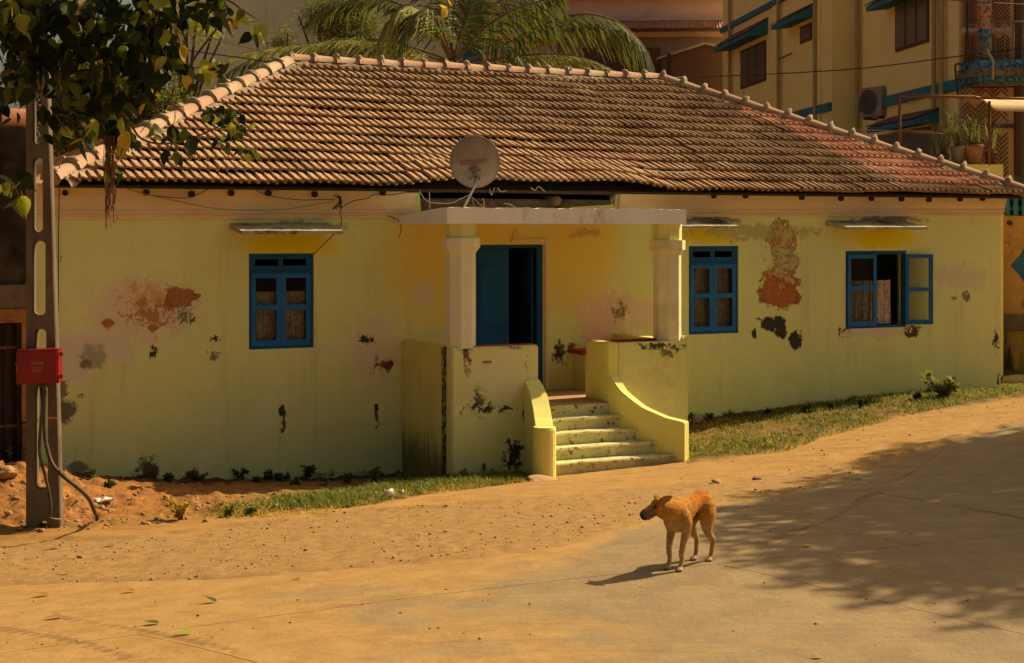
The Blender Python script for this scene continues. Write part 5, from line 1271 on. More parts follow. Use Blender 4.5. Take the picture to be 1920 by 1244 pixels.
def build_dish(text):
    M = MATS; v = -.75; u = U(868, v); foot = W(u, v, Z(868, 392, v)-.03)
    c = at(890, 305, foot.y-.18)
    D = empty('satellite_dish', tuple(foot), label='grey round satellite dish seen from behind on the porch roof', cat='satellite dish')
    n = (Vector((0, 0, ZC)) - c); n = Vector((-.05, -.97, -.25)).normalized()       # back of the dish faces the street, tipped down
    r = 47.5/FPX*c.y
    zv = n; xv = Vector((0,0,1)).cross(zv).normalized() if False else Vector((1,0,0)); xv = (xv-zv*xv.dot(zv)).normalized(); yv = zv.cross(xv)
    f = lambda rho: -.13*rho*rho/(r)                         # bulges toward n
    Mx = Matrix((xv, yv, zv)).transposed()
    loc = c-foot
    V = []; Fc = []; rings = 14; seg = 56
    for k in range(rings+1):
        rho = r*k/rings
        for j in range(seg):
            t = 2*pi*j/seg; V.append(loc+Mx @ Vector((rho*cos(t)*.985, rho*sin(t)*1.04, f(rho))))
    for k in range(rings):
        for j in range(seg): jj = (j+1) % seg; Fc.append((k*seg+j, (k+1)*seg+j, (k+1)*seg+jj, k*seg+jj))
    o = mesh_obj('reflector', V, Fc, M['dish_grey'], D, True); md = o.modifiers.new('s', 'SOLIDIFY'); md.thickness = .004
    rim = [loc+Mx @ Vector((r*cos(t)*.985, r*sin(t)*1.04, f(r))) for t in np.linspace(0, 2*pi, 57)]
    tube('rim', M['dish_grey'], rim, .008, 6, D)
    def onto(o, z_off=.004, rot=0):
        for vv in o.data.vertices:
            x, yy = vv.co.x, vv.co.z; x, yy = x*cos(rot)-yy*sin(rot), x*sin(rot)+yy*cos(rot)
            rho = math.hypot(x, yy); vv.co = loc+Mx @ Vector((x, yy, f(rho)+z_off))
    s = 1/FPX*c.y
    a = text('INDEPENDENT', 13.5*s, 0, 0, D, M['dish_print'], y_=0, ex=0, spacing=1.02)
    w = max(v_.co.x for v_ in a.data.vertices)-min(v_.co.x for v_ in a.data.vertices); k = 47*s/w
    for v_ in a.data.vertices: v_.co.x *= k; v_.co.x -= 4*s; v_.co.z += 1.0*s; v_.co.z += 0
    onto(a, rot=R(6))
    b = text('TV', 5*s, 22.5*s, 2*s, D, M['dish_print'], y_=0, ex=0); onto(b, rot=R(6))
    bm = bmesh.new(); bmesh.ops.create_grid(bm, x_segments=4, y_segments=3, size=1)
    for vv in bm.verts: vv.co = Vector((vv.co.x*5*s-.0-1.5*s, 0, vv.co.y*3*s-6.5*s))
    q = bm_obj('print_patch', bm, M['dish_print'], D); onto(q, .003)
    e = text('NSS', 4.6*s, -1.5*s, -6.5*s, D, M['dish_print_pale'], y_=0, ex=0); onto(e, .0055)
    # mount and mast
    L = lambda x, yy, z: loc+Mx @ Vector((x*s, yy*s, z))
    tube('mount_bar', M['metal_grey'], [L(-11,-15,-.01), L(-6,-13.5,.03), L(6,-13.5,.03), L(11,-15,-.01)], .009, 6, D)
    tube('mount_bar', M['metal_grey'], [L(-9,-32,-.02), L(10,-31,-.02)], .012, 6, D)
    for x in (-2.2, 2.8): tube('mount_bracket', M['metal_grey'], [L(x,-14,.03), L(x*.8,-32,.045)], .010, 6, D)
    tube('mount_bracket', M['rust'], [L(-6,-15,.03), L(0,-21,.05), L(6,-15,.03)], .007, 5, D)
    for x, yy in ((-9,-32),(9,-31),(-3,-25),(4,-26),(-9,-15),(9,-15)): tube('bolt', M['rust'], [L(x,yy,.0), L(x,yy,.05)], .009, 6, D)
    tube('mast', M['metal_grey'], [L(3,-26,.06), L(1,-42,.07), Vector((.0,.0,.02))], .018, 8, D)
    V, Fc = tube_geo([L(-3,-62,.06)*.9, Vector((.16,-.1,.03))], .007, 5); tube_geo([L(-3,-62,.06)*.9, Vector((.30,-.1,.03))], .007, 5, V, Fc)
    mesh_obj('stay', V, Fc, M['rust'], D)
    V, Fc = [], []
    q = lambda px, py, v_=-.35: W(U(px, v_), v_, Z(px, py, v_))
    for P in ([(786,357),(795,372),(810,380),(845,381),(862,374),(880,366)], [(905,372),(908,382),(905,392)], [(918,355),(922,366),(927,352)], [(933,352),(940,360),(950,357)], [(995,352),(1004,357),(1010,350),(1022,360)], [(805,360),(806,392)], [(1145,372),(1148,380),(1143,386)], [(945,382),(955,383),(968,390)]):
        tube_geo(smooth_path([q(*p) for p in P], 4), .006, 4, V, Fc)
    mesh_obj('loose_cables', V, Fc, M['wire_pale'], label='pale loose cable ends dangling in the gap over the porch roof', cat='cables')

def build_wires():
    M = MATS
    q = lambda px, py, v=-.16: W(U(px, v), v, Z(px, py, v))
    def wire(pts, rad, mt, label, sm=1):
        V, Fc = tube_geo(smooth_path(pts, 8) if sm else pts, rad, 5); mesh_obj('overhead_wire', V, Fc, M[mt], label=label, cat='wire')
    wire([at(300,45,31), at(480,95,27), at(560,117,26), at(700,140,26), at(860,160,26), at(1050,192,27), at(1280,216,29), at(1500,238,30), at(1700,246,31), at(2000,244,32)], .012, 'wire_pale', 'pale wire crossing the upper roof from the left trees to the terrace')
    wire([at(330,92,30), at(460,110,27), at(540,121,26), at(640,129,26), at(900,146,26), at(1220,147,28), at(1290,145,30), at(1450,139,32), at(1620,128,32), at(1780,108,31), at(1862,98,31), at(2000,80,30)], .011, 'wire_black', 'wire skimming the roof ridge and passing the yellow house to the balcony corner')
    wire([at(1740,-4,30), at(1830,4,30.5), at(2000,12,31)], .010, 'wire_black', 'short wire across the balcony at the top right corner')
    wire([q(210,343), q(250,358), q(278,366), q(330,377), q(400,391), q(460,395), q(530,393), q(590,384), q(626,377)], .007, 'wire_pale', 'slack pale wire looping under the eave left of the dish')
    wire([q(278,366), q(350,371), q(400,350)], .005, 'wire_black', 'thin dark wire strung between rafter ends under the eave')
    wire([q(470,350), q(500,366), q(560,375), q(628,374)], .005, 'wire_black', 'dark wire dipping from the eave to the small knot by the window shade')
    wire([q(636,372), q(638,400), q(638,425,-.3), q(600,465,-.12), q(588,477,-.03)], .006, 'wire_black', 'wire dropping past the sunshade to the left window corner')
    wire([q(640,390), q(660,378), q(690,372), q(700,366), q(740,365), q(800,352)], .006, 'wire_black', 'tangled dark wire running right from the knot to the roof gap')
    wire([q(1125-400,405), q(745,412), q(752,430), q(748,445)], .006, 'wire_black', 'stray wire end on the cracked plaster left of the porch')
    V, Fc = [], []
    for k in range(4): tube_geo(smooth_path([q(632+random.uniform(-6,6), 366+random.uniform(-2,4)), q(636+random.uniform(-5,5), 378), q(630+random.uniform(-6,12), 392)], 4), .008, 5, V, Fc)
    mesh_obj('wire_knot', V, Fc, M['wire_black'], label='small knot of black wires hooked under the eave', cat='wires')
    V, Fc = tube_geo(smooth_path([at(1850,92,30.8), at(1856,104,30.8), at(1862,118,30.8), at(1861,150,30.8)], 5), .022, 6); mesh_obj('cable_bundle', V, Fc, M['wire_pale'], label='pale cable bundle hanging off the balcony corner', cat='cable')
# ------------------------------------------------------------------ plants
def leaf_mesh(name, mat, curl, wide, tip, fold=.12):
    """heart-shaped leaf with a drip tip; base at the origin, hanging along -Z"""
    n = 6; V = []; Fc = []
    for i in range(n+1):
        t = i/n; w = wide*(math.sin(pi*min(1, (t+.04))**.62)*(1-t*.15))*.5 if t < 1 else .002
        if t > .82: w *= (1-t)/.18*.7+.12
        z = -t*(1+tip*0); y = curl*t*t
        V += [(-w, y+fold*w*2, z), (0, y, z-(.0)), (w, y+fold*w*2, z)]
    for i in range(n):
        a = 3*i; Fc += [(a, a+1, a+4, a+3), (a+1, a+2, a+5, a+4)]
    b = len(V); V += [(-.012, 0, 0), (.012, 0, 0), (.008, .1, .34), (-.008, .1, .34)]; Fc.append((b, b+1, b+2, b+3))
    me = bpy.data.meshes.new(name); me.from_pydata(V, [], Fc); me.materials.append(mat); me.polygons.foreach_set('use_smooth', [True]*len(Fc)); me.update(); return me
def near_tree():
    M = MATS; yt = 11.6
    g = z1(-8.2, 11.0)
    T = empty('leafy_tree', (-8.2, 11.0, g), label='broad-leaved tree overhanging the top left corner, hanging roots', cat='tree')
    org = Vector((-8.2, 11.0, g))
    A = lambda px, py, y=yt: at(px, py, y)-org
    V, Fc = [], []
    tube_geo(smooth_path([(0,0,-.3), (.1,0,1.6), (.0,.2,3.2), (.5,.3,4.6), (1.2,.4,5.6)], 5), [.34-.007*i for i in range(21)], 12, V, Fc); mesh_obj('trunk', V, Fc, M['bark'], T, True)
    tw = []
    def limb(pts, r0, r1):
        P = smooth_path(pts, 6); tube_geo(P, [r0+(r1-r0)*i/(len(P)-1) for i in range(len(P))], 7, LV, LF); tw.append(P)
    LV, LF = [], []
    st = Vector((.9,.35,5.2))
    limb([st, A(-500,-350), A(-150,-200), A(120,-90), A(300,-60), A(460,-20)], .12, .012)
    limb([A(150,-90), A(205,20), A(196,80), A(182,150), A(190,168)], .028, .014)
    limb([A(-100,-180), A(20,-60), A(30,30), A(20,110), A(10,180)], .04, .006)
    limb([A(120,-80), A(90,0), A(60,60), A(40,120)], .02, .006)
    limb([A(190,168), A(180,185), A(230,193), A(300,194), A(345,201)], .013, .004)
    limb([A(182,150), A(200,185), A(240,225), A(262,258), A(300,270), A(350,262), A(395,245), A(430,225), A(448,205)], .012, .004)
    limb([A(300,194), A(290,215), A(262,250)], .004, .003)
    limb([A(262,-60), A(275,0), A(290,60), A(315,95), A(345,128), A(395,122)], .012, .004)
    limb([A(300,-50), A(380,-20), A(430,2), A(455,20), A(480,35)], .014, .004)
    limb([A(240,225), A(232,270), A(222,300), A(202,320)], .007, .003)
    limb([A(100,100), A(110,150), A(121,203)], .007, .005)
    limb([A(-60,330), A(0,333), A(24,345), A(40,380)], .008, .004)
    limb([A(121,120), A(100,190), A(120,240), A(150,265)], .007, .003)
    limb([A(90,0), A(150,60), A(200,110), A(290,120)], .012, .005)
    limb([A(330,-60), A(500,-70), A(700,-70), A(820,-50), A(840,5), A(842,30)], .014, .003)
    mesh_obj('branches', LV, LF, M['twig'], T, True)
    # hanging aerial roots
    V, Fc = [], []
    for k in range(34):
        x0 = 205+random.gauss(0, 5); L = random.uniform(60, 180)
        P = [A(x0+random.gauss(0,2)+3*math.sin(j*.8+k), 255+L*j/6, yt-.1+random.uniform(-.05,.05)) for j in range(7)]; tube_geo(P, .0035, 3, V, Fc)
    for k in range(10):
        x0 = random.choice((10, 30, 75, 30, 325)); y0 = random.uniform(0, 150); P = [A(x0+random.gauss(0,5), y0+L*.6*j/5, yt+.1) for j in range(6)]; tube_geo(P, .0025, 3, V, Fc)
    mesh_obj('hanging_roots', V, Fc, M['root_fibre'], T, kind='stuff')
    me = {k: [leaf_mesh('leaf', M[k], c, w, 0, f) for c, w, f in ((.25,.82,.15),(-.15,.72,.05),(.42,.66,.25),(.05,.9,-.12),(.6,.74,.3))] for k in ('leaf_dark','leaf_mid','leaf_yellow','leaf_bright')}
    # clusters: px, py, spread x, spread y, count, chance bright, depth spread
    Cl = [(30,15,45,25,22,.25),(90,20,45,25,22,.3),(150,10,40,22,16,.5),(215,15,50,22,22,.2),(280,5,40,18,16,.5),(330,10,45,25,20,.15),(400,5,40,15,14,.5),
          (25,80,35,35,18,.1),(70,90,40,35,22,.1),(120,120,40,35,20,.1),(185,60,25,40,14,.1),(170,150,35,25,14,.05),(230,110,50,40,26,.1),(290,50,40,30,20,.15),(300,110,25,35,14,.1),
          (250,165,25,15,9,.05),(20,160,22,30,10,.1),(55,150,30,25,10,.15),(90,210,22,18,8,.1),(120,240,26,22,10,.55),(160,185,22,18,8,.1),(205,215,25,15,8,.1),(260,180,20,14,6,.1),
          (330,105,25,25,9,.75),(350,140,20,14,6,.5),(285,145,20,18,6,.4),(400,118,14,12,6,.6),(425,128,8,12,3,.6),(175,235,14,14,4,.8),(150,262,12,10,4,.7),(220,235,16,18,7,.1),(240,250,16,18,7,.7),(290,240,14,10,4,.5),
          (325,245,16,16,6,.3),(360,262,14,14,5,.3),(325,290,16,10,5,.1),(400,215,18,14,12,.3),(430,215,22,16,16,.35),(445,245,20,16,14,.35),(455,285,20,12,8,.5),(425,265,20,14,10,.3),(205,315,14,14,4,.1),
          (30,335,18,14,5,.8),(38,372,8,10,3,.9),(5,350,12,25,5,.5),(455,30,12,10,3,.9),(480,45,14,12,4,.9),(470,65,8,10,3,.5),(385,20,30,20,10,.2),(425,35,15,10,4,.3),(15,205,16,14,5,.05),(838,10,8,12,3,1.0),(60,10,60,30,16,.2),(250,70,60,40,20,.1),(110,60,50,40,18,.1)]
    items = []
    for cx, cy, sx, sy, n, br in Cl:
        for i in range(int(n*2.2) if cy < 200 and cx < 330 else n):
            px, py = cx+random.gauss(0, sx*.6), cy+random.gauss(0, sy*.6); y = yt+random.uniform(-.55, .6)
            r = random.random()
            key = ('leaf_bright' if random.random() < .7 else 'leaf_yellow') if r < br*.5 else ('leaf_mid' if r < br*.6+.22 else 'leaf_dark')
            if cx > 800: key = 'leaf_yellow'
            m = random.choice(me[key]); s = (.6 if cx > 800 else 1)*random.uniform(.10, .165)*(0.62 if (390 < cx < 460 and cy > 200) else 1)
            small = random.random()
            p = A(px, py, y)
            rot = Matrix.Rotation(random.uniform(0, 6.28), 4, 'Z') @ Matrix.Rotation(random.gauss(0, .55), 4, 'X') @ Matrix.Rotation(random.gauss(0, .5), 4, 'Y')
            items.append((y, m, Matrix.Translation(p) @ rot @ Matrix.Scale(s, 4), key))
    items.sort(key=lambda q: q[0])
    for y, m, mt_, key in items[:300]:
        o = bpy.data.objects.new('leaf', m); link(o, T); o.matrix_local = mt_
    rest = items[300:]
    for key in me:
        R_ = [q for q in rest if q[3] == key]
        if not R_: continue
        V = []; Fc = []
        for y, m, mt_, k in R_:
            b = len(V); V += [mt_ @ v.co for v in m.vertices]; Fc += [tuple(b+i for i in p.vertices) for p in m.polygons]
        mesh_obj('leaves', V, Fc, M[key], T, True, kind='stuff')
    print('near leaves', len(items))
    # canopy out of view; second leaf cloud is added to shade the visible leaves
    V, Fc = leaf_cloud([((-1.5,.2,7.0), (3.0,2.2,1.3)), ((2.2,.6,6.9), (2.6,1.6,.9)), ((-.5,0,5.6), (1.6,1.6,.8))], 5000, .10, .5); V2, F2 = leaf_cloud([((6.3,1.6,6.5), (3.2,1.6,.5)), ((3.5,1.0,6.3), (2.5,1.5,.5))], 4200, .16, .5, .7); Fc = np.concatenate([Fc, F2+len(V)]); V = np.concatenate([V, V2]); np_mesh('crown', V, Fc, M['leaf_dark'], T)  # this crown includes V2, the added unseen leaf cloud for shade

def leaf_cloud(blobs, n, size, droop=.3, asp=.5, clump=0):
    vol = np.array([b[1][0]*b[1][1]*b[1][2] for b in blobs])**.67; pick = rng.choice(len(blobs), n, p=vol/vol.sum())
    C = np.array([b[0] for b in blobs])[pick]; Rr = np.array([b[1] for b in blobs])[pick]
    d = rng.normal(size=(n, 3)); d /= np.linalg.norm(d, axis=1)[:, None]; rad = rng.random(n)**.33*(.72+.28*rng.random(n))
    P = C+d*rad[:, None]*Rr
    if clump:
        K = P[rng.choice(n, clump)]; P = P*.35+K[rng.integers(0, clump, n)]*.65 + rng.normal(size=(n, 3))*size*1.2
    a = rng.normal(size=(n, 3)); a[:, 2] -= droop; a /= np.linalg.norm(a, axis=1)[:, None]
    b = np.cross(a, rng.normal(size=(n, 3))); b /= np.linalg.norm(b, axis=1)[:, None]
    s = size*rng.uniform(.6, 1.3, n)[:, None]
    V = np.stack([P, P+a*s*.5+b*s*asp*.5, P+a*s, P+a*s*.5-b*s*asp*.5], 1).reshape(-1, 3)
    return V, np.arange(4*n).reshape(n, 4)
def back_tree(px, base_y, blobs, n, size, mt, label, name, trunk_px=None, clump=0, h=1.0, asp=.5, droop=.3, sticks=()):
    M = MATS; x = (px-CX)/FPX*base_y; g = z1(x, base_y); T = empty(name, (x, base_y, g), label=label, cat='tree'); org = Vector((x, base_y, g))
    B = []
    for bx, by, rx, ry in blobs:
        y = base_y+random.uniform(-.6, .6); p = at(bx, by, y)-org; B.append((tuple(p), (rx/FPX*y, rx/FPX*y*.8, ry/FPX*y)))
    V, Fc = leaf_cloud(B, n, size, droop, asp, clump); np_mesh('crown', V, Fc, M[mt], T)
    V, Fc = [], []
    top = Vector(B[0][0]); P = smooth_path([(0,0,-.3), (.05,0,top.z*.4), tuple(top*.8), tuple(top)], 5); tube_geo(P, [.14*(1-.8*i/(len(P)-1)) for i in range(len(P))], 8, V, Fc)
    mesh_obj('trunk', V, Fc, M['bark'], T, True)
    V, Fc = [], []
    for c, r in B[1:]:
        tube_geo(smooth_path([top*.7, (top*.7+Vector(c))/2+Vector((0,0,.15)), c], 4), [.06-.005*i for i in range(9)], 6, V, Fc)
    for st in sticks: tube_geo(smooth_path([at(a, b, base_y)-org for a, b in st], 4), .025, 5, V, Fc)
    if V: mesh_obj('limbs', V, Fc, M['bark'], T, True)
def palm():
    M = MATS; y0 = 30.5; x = (848-CX)/FPX*y0; g = z1(x, y0); T = empty('coconut_palm', (x, y0, g), label='coconut palm with drooping fronds behind the roof ridge', cat='tree'); org = Vector((x, y0, g))
    A = lambda px, py, dy=0: at(px, py, y0+dy)-org
    top = A(848, 118)
    P = smooth_path([(0,0,-.3), (.05,0,2), (-.02,0,top.z*.7), tuple(top)], 8); V, Fc = tube_geo(P, [.17-.002*i for i in range(len(P))], 12); mesh_obj('trunk', V, Fc, M['bark'], T, True)
    fr = [  # points px,py,dy ; leaflet length m ; material ; droop
        ([(845,112,0),(815,50,-.3),(775,12,-.5),(745,18,-.6),(722,55,-.7),(702,100,-.7)], 1.0, 'palm_sunny', 1.0),
        ([(840,115,0),(780,92,.3),(700,78,.5),(620,78,.5),(540,90,.4),(470,112,.3),(415,145,.2)], 1.1, 'palm_leaf', .6),
        ([(842,118,0),(800,104,-.2),(740,80,-.3),(660,74,-.4),(560,84,-.5),(490,94,-.6),(435,104,-.6)], .8, 'palm_sunny', .35),
        ([(855,122,0),(930,92,-.3),(1010,50,-.6),(1085,27,-.9),(1150,38,-1.0),(1195,72,-1.0),(1215,105,-1.0),(1222,135,-1.0)], 1.0, 'palm_leaf', .9),
        ([(858,128,0),(930,112,-.9),(1000,103,-1.2),(1060,103,-1.4),(1110,114,-1.5),(1150,132,-1.5)], .6, 'palm_sunny', .6),
        ([(852,112,0),(880,50,.3),(930,5,.6),(985,-10,.8),(1025,15,.9),(1042,50,.9)], .9, 'palm_leaf', 1.0),
        ([(850,110,0),(865,60,-.2),(885,10,-.4),(910,-50,-.5),(950,-90,-.6)], .9, 'palm_leaf', .4),
        ([(848,110,0),(840,50,.6),(810,-20,1.0),(770,-60,1.2),(720,-65,1.3),(670,-30,1.4)], .95, 'palm_leaf', .8),
        ([(845,112,0),(800,40,.8),(740,5,1.1),(680,-2,1.3),(620,15,1.4),(575,45,1.4)], .8, 'palm_leaf', .6),
        ([(853,112,0),(900,60,-.6),(960,20,-1.0),(1020,0,-1.3),(1050,-10,-1.4)], .8, 'palm_leaf', .9),
        ([(846,112,0),(830,60,-.8),(800,20,-1.2),(765,40,-1.3),(748,90,-1.3)], .85, 'palm_leaf', .9),
        ([(850,112,0),(850,40,.5),(860,-40,.8),(870,-110,.9)], .9, 'palm_leaf', .3),
        ([(852,115,0),(890,80,-1.0),(930,75,-1.5),(965,95,-1.7),(985,125,-1.7)], .7, 'palm_leaf', .8)]
    for pts, LL, mt, dr in fr:
        R_ = smooth_path([A(*p) for p in pts], 14); V, Fc = [], []
        n = len(R_); tube_geo(R_, [.035*(1-.85*i/(n-1)) for i in range(n)], 5, V, Fc)
        Rv = [(R_[i], (R_[min(i+1, n-1)]-R_[max(i-1, 0)]).normalized()) for i in range(n)]
        F = bpy.data.objects
        LV, LF = [], []
        for i in range(int(n*.16), n):
            sub = 1
            for q in range(sub):
                f = (i+q/sub)/(n-1); p, t = Rv[i]; p = p.lerp(Rv[min(i+1, n-1)][0], q/sub)
                side0 = t.cross(Vector((0,0,1))); side0 = side0.normalized() if side0.length > .05 else Vector((0,-1,0))
                L = LL*math.sin(pi*min(1, max(.08, (f-.1)/.92))**.75*.97+.05)+.12
                for sd in (-1, 1):
                    d = (t*.55+side0*sd*.75+Vector((0,0,-.35*dr))+Vector((random.gauss(0,.09), random.gauss(0,.09), random.gauss(0,.08)))).normalized()
                    Lr = L*random.uniform(.75, 1.12); w = .021; b = len(LV)
                    p1 = p+d*Lr*.5+Vector((0,0,-.10*dr))*Lr; p2 = p+d*Lr*.85+Vector((0,0,-.55*dr))*Lr; wv = t*w
                    LV += [p-wv*.6, p+wv*.6, p1+wv, p1-wv, p2+wv*.15, p2-wv*.15]; LF += [(b, b+1, b+2, b+3), (b+3, b+2, b+4, b+5)]
        o = mesh_obj('frond', V, Fc, M['twig'], T, True); mesh_obj('leaflets', LV, LF, M[mt], o)
def shade_tree():
    M = MATS; L = Vector((-SD.x, -SD.y, 0)).normalized(); cot = 1/math.tan(R(SUN_EL))
    Tg = [(1400,962,.65,.5),(1455,1005,.75,.6),(1550,955,1.15,.9),(1590,1050,.8,.7),(1700,905,1.3,1),(1700,995,1.15,1),(1790,1060,.9,.8),(1860,860,1.8,1),(1880,955,1.5,1),(1920,1040,1.1,.8),(1760,868,.9,1),(1880,1120,.55,.4),(1650,1100,.4,.4),(2000,900,2,1),(2060,1040,1.8,.9),(2100,830,2.2,1),(2250,950,2.4,1),(1620,930,.9,1),(1500,930,.6,.8),(1750,1100,.5,.5),(1900,1155,.5,.35),(1560,1088,.45,.5),(1420,1045,.4,.4),(1370,985,.35,.4),(1640,1130,.3,.3)]
    gx = G(2300, 800); base = Vector((13.5, 21.5, z1(13.5, 21.5)))
    T = empty('shade_tree', tuple(base), label='large spreading tree right of the road that shades it, outside the view', cat='tree')
    Vs, Fs, nb = [], [], 0; LV, LF = [], []
    top = Vector((0, 0, 4.2))
    for px, py, r, den in Tg:
        g = G(px, py); h = random.uniform(8.0, 9.6); c = g + Vector((-L.x*h*cot, -L.y*h*cot, h)) - base
        V, Fc = leaf_cloud([(tuple(c), (r, r, .55))], int(950*r*r*den), .17, .3, .7); Vs.append(V); Fs.append(Fc+nb); nb += len(V)
        tube_geo(smooth_path([tuple(top), tuple(top*.5+c*.5+Vector((0,0,.5))), tuple(c)], 5), [.10-.008*i for i in range(11)], 6, LV, LF)
    np_mesh('crown', np.concatenate(Vs), np.concatenate(Fs), M['leaf_mid'], T)
    mesh_obj('limbs', LV, LF, M['bark'], T, True)
    V, Fc = tube_geo(smooth_path([(0,0,-.3), (.1,0,1.5), (0,.1,3), tuple(top)], 5), [.38-.008*i for i in range(16)], 12); mesh_obj('trunk', V, Fc, M['bark'], T, True)

def grass():
    M = MATS
    def blades(name, polys, n, h0, h1, mt, label, thr=(.3, .6), seed=3, w=.006):
        Q = []
        for poly, frac in polys:
            wv = [G(*p) for p in poly]; xs = [p.x for p in wv]; ys = [p.y for p in wv]; m = int(n*frac)
            q = np.stack([rng.uniform(min(xs), max(xs), m), rng.uniform(min(ys), max(ys), m)], 1); Q.append(q[in_poly(q, wv)])
        q = np.concatenate(Q); nn = vnoise(q[:, 0], q[:, 1], 1.6, seed, 4); q = q[(nn > rng.uniform(*thr, len(q))) & (rng.random(len(q)) < np.clip((q[:, 0]+3.3)/1.7, .12, 1))]; n = len(q)
        z = zg(q[:, 0], q[:, 1])+rough_z(q[:, 0], q[:, 1])-.005
        a = rng.uniform(0, 6.28, n); L = rng.uniform(h0, h1, n)*(0.6+.8*vnoise(q[:, 0], q[:, 1], 3, seed+9, 2)); le = rng.uniform(.2, 1.1, n)
        P = np.column_stack([q, z]); D = np.stack([np.cos(a)*le, np.sin(a)*le, np.ones(n)], 1); D /= np.linalg.norm(D, axis=1)[:, None]
        S = np.stack([-np.sin(a), np.cos(a), np.zeros(n)], 1)*w
        m1 = P+D*L[:, None]*.55; tp = P+D*L[:, None]+np.stack([np.cos(a), np.sin(a), -.4*np.ones(n)], 1)*L[:, None]*.25
        V = np.stack([P-S, P+S, m1+S*.8, m1-S*.8, tp+S*.1, tp-S*.1], 1).reshape(-1, 3); b = (np.arange(n)*6)[:, None]
        Fc = np.concatenate([b+np.array([[0,1,2,3]]), b+np.array([[3,2,4,5]])])
        np_mesh(name, V, Fc, M[mt], kind='stuff', label=label); print(name, n)
    right = [(1288,872),(1288,802),(1400,792),(1875,732),(1990,718),(1990,740),(1800,768),(1700,788),(1600,815),(1545,828),(1480,855)]
    left = [(640,962),(600,948),(680,930),(760,912),(850,906),(985,898),(990,912),(900,925),(800,938),(700,956),(660,962)]
    patch = [(380,985),(400,960),(500,950),(540,965),(470,982)]
    yard = [(1878,720),(1878,668),(2000,668),(2000,718)]
    blades('grass', [(right, .62), (left, .17), (patch, .03), ([(520,968),(500,950),(660,930),(660,962)], .10), (yard, .3)], 90000, .03, .10, 'grass_green', 'green grass growing along the house wall and verge', (.25, .55), 3)
    blades('dry_grass', [(right, .7), (left, .30), (patch, .1)], 42000, .02, .07, 'grass_dry', 'dry yellowed grass among the green along the verge', (.3, .7), 14)
    blades('grass', [([(340,984),(360,955),(640,940),(640,968),(470,985)], .5), ([(60,1003),(60,915),(330,925),(330,985)], .1)], 9000, .02, .07, 'grass_dry', 'sparse dry weeds on the orange dirt', (.5, .75), 33)
def weed(pt, h, n, label, mt='weed', big=0, name='weed'):
    M = MATS; W_ = empty(name, tuple(pt), label=label, cat='plant', group='weeds along the house wall' if not big else None)
    V, Fc = [], []; LV, LF = [], []
    for i in range(n):
        a = random.uniform(0, 6.28); sp = random.uniform(.1, .75); tipp = Vector((cos(a)*sp*h, sin(a)*sp*h, h*random.uniform(.55, 1)))
        P = smooth_path([(0,0,-.02), tuple(tipp*.5+Vector((0,0,.08*h))), tuple(tipp)], 4); tube_geo(P, .004, 3, V, Fc)
        for p in P[2:]:
            for q in range(3):
                b = len(LV); d = Vector((random.gauss(0,1), random.gauss(0,1), random.gauss(.3,.6))).normalized(); s = (.035+.04*random.random())*(1+big*1.6); e = d.cross(Vector((random.gauss(0,1),random.gauss(0,1),random.gauss(0,1)))).normalized()*s*.3
                LV += [p, p+d*s*.5+e, p+d*s, p+d*s*.5-e]; LF.append((b, b+1, b+2, b+3))
    mesh_obj('stem', V, Fc, M['twig'], W_); mesh_obj('leaves', LV, LF, M[mt], W_)
